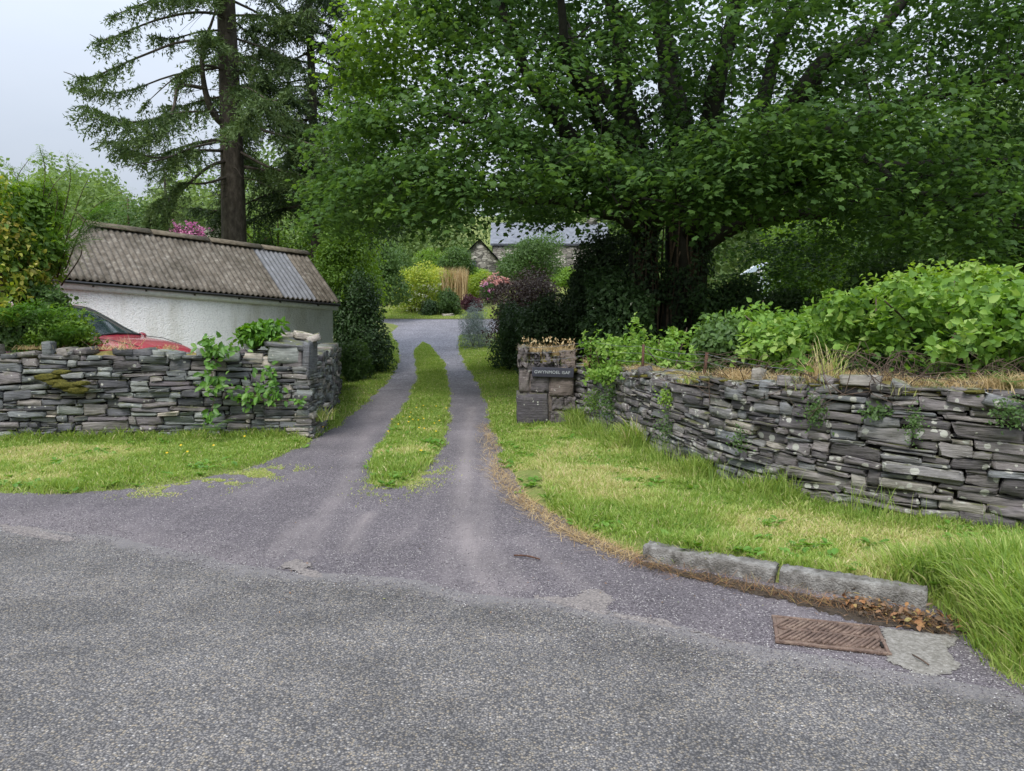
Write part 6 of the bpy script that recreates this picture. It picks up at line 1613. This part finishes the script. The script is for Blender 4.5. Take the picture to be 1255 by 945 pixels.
# wall plants
rw_ = np.random.default_rng(66)
def wplant(label, c, rr, n, leaf, mat='mid', tint=(.3, 1), T=T_DIAM, group='small plants rooted in the stone walls'):
    p = np.asarray(c)[None] + rw_.normal(size=(n, 3)) * np.asarray(rr)[None] * .5
    o = leaves('wall_plant', p, unit(rw_.normal(size=(n, 3)) * .6 + [0, -1, .6]), rdir(n, -.2), leaf * rw_.uniform(.6, 1.3, n), T, rw_.uniform(*tint, n), M[mat]); tag(o, label, 'wall plant', group)
wplant('drooping ragwort-like tuft on the right wall below the upright coping stones', P(1000, 503, 5.98), (.10, .05, .14), 260, .03, 'mid')
wplant('spiky brownish rosette hanging mid-height on the right wall', P(1122, 520, 5.42), (.07, .04, .12), 240, .022, 'mid', (.5, 1))
wplant('green cushion on the right wall nearest the gate pier', P(820, 525, 7.75), (.16, .06, .18), 420, .025, 'mid', (.4, 1))
wplant('small green tuft high on the right wall beside the cap slab', P(818, 487, 7.8), (.12, .05, .10), 220, .03, 'light')
wplant('green cushion beside the gate pier low on the wall', P(728, 492, 10.0), (.16, .06, .16), 380, .03, 'light', (.1, .6))
wplant('loose green weeds where the right wall bends near the pier', P(752, 490, 9.3), (.2, .08, .3), 600, .035, 'mid', (.5, 1))
wplant('dark tuft in the right wall under the round boulder', P(905, 540, 6.45), (.08, .05, .12), 160, .025, 'mid')
wplant('scrap of greenery on the right wall top above the long slabs', P(1075, 505, 5.65), (.12, .04, .05), 150, .035, 'mid')
wplant('leafy sprig spilling over the right wall at the frame edge', P(1240, 505, 5.15), (.14, .06, .12), 260, .03, 'mid')
# vines on left wall
def vine(label, spots, d, n, leaf, seed):
    r = np.random.default_rng(seed); root = empty('vine', P(*spots[0][:2], d), label, 'climbing plant'); Ps = []
    mb = MB()
    for (px, py, rx, ry, k) in spots:
        c = P(px, py, d); m = int(k); sx = rx / F * d; sz = ry / F * d
        Ps.append(c + np.column_stack([r.normal(size=m) * sx * .5, r.normal(size=m) * .04 - .03, r.normal(size=m) * sz * .5]))
    for (a, b) in zip(spots[:-1], spots[1:]):
        A = P(a[0], a[1], d); B = P(b[0], b[1], d); mb.tube(cr([A, (A + B) / 2 + [0, -.02, -.05], B], 4), .005, 5)
    p = np.concatenate(Ps); m = len(p)
    leaves('foliage', p, unit(r.normal(size=(m, 3)) * .5 + [0, -1, .8]), rdir(m, -.8), leaf * r.uniform(.6, 1.3, m), T_LEAF, r.uniform(.1, .9, m), M['vine'], root)
    mb.build('stem', M['twig'], root)
vine('vine with five-part leaves trailing from the coping down the left wall', [(256, 420, 14, 14, 34), (272, 428, 26, 8, 44), (258, 450, 10, 20, 22), (266, 470, 22, 16, 42), (258, 510, 8, 12, 16)], 9.55, 1, .10, 1)
vine('bright green vine creeping below the left gate pier slabs', [(330, 455, 14, 10, 26), (336, 470, 10, 12, 20), (330, 482, 26, 12, 60), (302, 482, 20, 14, 46), (368, 490, 12, 8, 16)], 9.68, 1, .085, 2)
A = P(318, 409, 9.95)
shrub('vine', 'dense mound of bright green vine leaves capping the left gate pier', A, (.33, .2, .15), .10, M['vine'], 900, 'climbing plant', T_LEAF, 71, 6, None, (.1, .9), 3, .5)
# nettles and weeds at the left pier foot
tuft('weed_tuft', P(390, 515, 10.1), 160, .22, .08, M['grass'], None, 'weeds at the foot of the left gate pier', 'weed', .006)

# ------------------------------------------------------------------ left foreground shrubs behind the wall
A = P(15, 300, 10.6)
pshrub('variegated_shrub', 'yellow variegated shrub at the left frame edge', -70, 46, 200, 400, 10.4, .7, .075, M['yellowvar'], 9500, seed=81, tint=(-.4, 1.05), T=T_ROUND, shoots=60)
pshrub('mixed_hedge', 'dark leafy bush above the left wall left of the red car', -40, 118, 345, 436, 10.6, .5, .065, M['mid'], 12000, seed=82, tint=(.1, 1), shoots=20, T=T_ROUND)
pshrub('rowan_bush', 'green pinnate-leaved bush reaching over the shed roof at left', -5, 84, 215, 345, 11.2, .7, .09, M['light'], 7500, seed=83, tint=(-.1, .6), T=T_LEAF, shoots=60)
# arching fronds: rowan-like pinnate leaves against the sky
T_PIN = frond_template(7, .24)
r = np.random.default_rng(90)
root = empty('sapling', P(60, 320, 11), 'slender arching pinnate shoots against the sky above the left bushes', 'sapling')
mb = MB(); Ps, Ds = [], []
for (pa, pb, pc) in (((55, 330), (60, 240), (95, 200)), ((40, 330), (55, 220), (48, 178)), ((70, 330), (95, 250), (110, 215)), ((60, 330), (85, 230), (82, 190)), ((30, 330), (20, 230), (35, 195)), ((80, 330), (110, 260), (150, 235)), ((70, 340), (85, 300), (125, 262)), ((50, 330), (70, 250), (60, 215)), ((20, 320), (30, 250), (15, 205)), ((75, 350), (100, 310), (90, 290))):
    c = cr([P(*pa, 11.3), P(*pb, 11.1), P(*pc, 10.9)], 8); mb.tube(c, np.linspace(.012, .003, len(c)), 5)
    for q in c[6:]:
        for s in range(2): Ps.append(q); Ds.append(unit(r.normal(size=3) + [0, 0, .1]))
mb.build('stem', M['twig'], root); m = len(Ps)
leaves('foliage', np.array(Ps), rdir(m, 1.5), np.array(Ds), r.uniform(.18, .34, m), T_PIN, r.uniform(0, .6, m), M['light'], root)
r = np.random.default_rng(91)
fern('fern leaning over the left wall in front of the dark leafy bush', P(78, 418, 9.9), 16, .5, 8, -1.2, tint=(.2, 1))
for k, (px, py, sz) in enumerate(((96, 290, .9), (108, 270, .8), (80, 310, .8))):
    fern(('broad drooping frond clump overhanging the left end of the shed roof', 'upper drooping frond clump against the shed roof at left', 'lower frond clump between the yellow shrub and the shed roof')[k], P(px, py, 10.9), 12, sz * .8, 95 + k, .2, .3, tint=(0, .8))

# more garden planting around the cottage
for k, (lab, a, b, c_, d_, dd, mt, tn) in enumerate((
        ('pale green garden shrub left of the cottage wing', 500, 560, 300, 345, 52, 'light', (0, .6)),
        ('grey-green shrub against the cottage gable', 528, 560, 314, 340, 53, 'silver', (0, .5)),
        ('green shrub under the cottage gable window', 566, 604, 326, 350, 51, 'light', (.1, .8)),
        ('mid-green shrub behind the hedge left of the upper drive', 455, 515, 290, 350, 50, 'mid', (.5, 1)),
        ('low pale shrub in front of the right part of the cottage', 672, 712, 326, 352, 50, 'light', (.1, .7)))):
    pshrub('garden_shrub', lab, a, b, c_, d_, dd, 1.3, .13, M[mt], 5000, seed=120 + k, tint=tn)
# tall grasses in the bramble edge
for k, (px, py, d, n_, h_) in enumerate(((1005, 470, 6.15, 70, .34), (1018, 475, 6.05, 50, .45), (985, 480, 6.2, 120, .16), (905, 476, 6.9, 60, .2), (1110, 484, 5.6, 50, .12), (850, 470, 7.4, 120, .12), (1225, 480, 5.35, 90, .12))):
    tuft('grass_tuft', P(px, py, d), n_, h_, .06, M['grass'] if k % 3 else M['straw'], None, ('straw-coloured grass stems standing among the brambles above the upright coping stones', 'tall green grass stems among the brambles above the upright coping stones', 'green grass tuft on the right wall beside the upright coping stones', 'dry grass tuft on the right wall left of the upright coping stones', 'small grass tuft on the right wall beside the little fern', 'grass tuft on the right wall in front of the raspberry thicket', 'dry grass tuft on the right wall near the frame edge')[k], 'grass tuft', .0035, .35, (.3, .9), 'grass tufts growing on top of the right wall')
# loose chippings along the seam of road and drive
T_CHIP = (np.array([[.5, 0, 0], [0, .4, 0], [-.5, .05, 0], [0, -.4, 0], [.05, 0, .4], [-.1, .02, -.3]]), np.array([[0, 1, 4], [1, 2, 4], [2, 3, 4], [3, 0, 4], [1, 0, 5], [2, 1, 5], [3, 2, 5], [0, 3, 5]]))
M['chip'] = leafmat('loose_chip', [(.10, .09, .10), (.2, .18, .2), (.32, .3, .3), (.55, .53, .5)], .8, 0)
r = np.random.default_rng(55); vis = ROADL[(ROADL[:, 0] > -5) & (ROADL[:, 0] < 3)]
n = 16000; c2 = vis[r.integers(len(vis), size=n)] + RNOR[None] * (r.normal(size=(n, 1)) * .28 - .02) + r.normal(size=(n, 2)) * .02
k = fbm(c2, 2.4, 3) > .42; c2 = c2[k]
m = 9000; c3_ = np.column_stack([r.uniform(-4.5, 2.2, m), r.uniform(3.0, 9, m)]); k = (poly_sd(c3_, PAVED) > .0); c3_ = c3_[k]
onroad = lambda p: 1.0 * (((p - vis[0]) @ RNOR) > 0)
pp = np.vstack([c2, c3_]); n = len(pp)
dseg = np.array([(q - vis[np.argmin(((vis - q) ** 2).sum(1))]) @ RNOR for q in pp])
z = h0(pp[:, 1]) + np.where(dseg > 0, .006 + np.clip(dseg, 0, .6) * .0165 + .001, .002) + .001
leaves('loose_chippings', np.column_stack([pp, z]), rdir(n, 1.5), rdir(n), r.uniform(.004, .011, n), T_CHIP, np.clip(r.random(n) ** 1.3, 0, 1), M['chip'])
tag(bpy.data.objects['loose_chippings'], 'loose slate chippings scattered along the seam of road and driveway', 'gravel', kind='stuff')
# broad-leaved weeds in the verges
def weeds(name, label, box, n, seed):
    r = np.random.default_rng(seed); p = np.column_stack([r.uniform(box[0], box[1], n), r.uniform(box[2], box[3], n)])
    k = (sd_turf(p) > .05) & (poly_sd(p, CORR) > 0) & (fbm(p, 1.7, 2) > .5); p = p[k]; z = turf_z(p); m = len(p); q = 7
    a = r.random(m * q) * 6.28; D = np.column_stack([np.cos(a), np.sin(a), r.uniform(.2, 1.1, m * q)])
    Pt = np.repeat(np.column_stack([p, z + .01]), q, 0) + r.normal(size=(m * q, 3)) * [.03, .03, .01]
    leaves(name, Pt, unit(np.column_stack([-D[:, 0] * .4, -D[:, 1] * .4, np.ones(m * q)])), D, r.uniform(.03, .09, m * q), T_LEAF, r.uniform(.3, 1, m * q), M['vine'])
    tag(bpy.data.objects[name], label, 'weeds', kind='stuff')
weeds('verge_weeds', 'broad-leaved dandelion and clover weeds mixed in the verge grass', (-5, 4.5, 2.8, 10.5), 2600, 5)

bramble('nettle_patch', 'darker narrow-leaved nettle patch between the raspberry thicket and the middle bramble mound', 850, 930, 392, 462, 7.9, .4, 3500, 57, .075, mat='mid', T=T_LEAF, shoots=40, cat='nettles', tint=(.3, 1.1))
bramble('nettle_patch', 'tall pale shoots rising above the crest of the large bramble mound', 1040, 1290, 322, 380, 7.4, .6, 1500, 58, .06, mat='light', T=T_LEAF, shoots=70, cat='bramble', tint=(.1, .9))
bramble('bramble_bush', 'small bramble spray leaning toward the right gate pier behind the rusty post', 712, 780, 408, 470, 9.8, .4, 2200, 59, .055, shoots=30, tint=(.1, 1))

pshrub('garden_shrub', 'loose olive shrub hiding the left half of the cottage gable', 536, 580, 300, 336, 50, 1.5, .13, M['mid'], 6000, seed=140, tint=(.4, 1))
pshrub('leafy_bush', 'loose leafy bush hiding the rear of the red car above the left wall', 30, 122, 380, 432, 10.35, .35, .06, M['light'], 3800, seed=141, tint=(-.2, .7), shoots=25)


# wispy unmown stems along the foot of the right wall
r = np.random.default_rng(150); fo, Lo = path_frames(WR); n = 2600; ss = r.uniform(.3, Lo - 4, n); c, t, nn_ = fo(ss); p = c + nn_ * r.uniform(.02, .38, n)[:, None]
k = fbm(p, 3.1, 2) > .45; p = p[k]; n = len(p); tl = r.uniform(.12, .38, n) * (1 - .3 * smooth((p[:, 0] - 2.6) / .8))
grass_obj('tall_grass', np.column_stack([p, turf_z(p) - .01]), tl, np.full(n, .0026), r.uniform(.05, .65, n), M['grass'], .3, .5, 'tall wispy grass stems along the foot of the right stone wall')
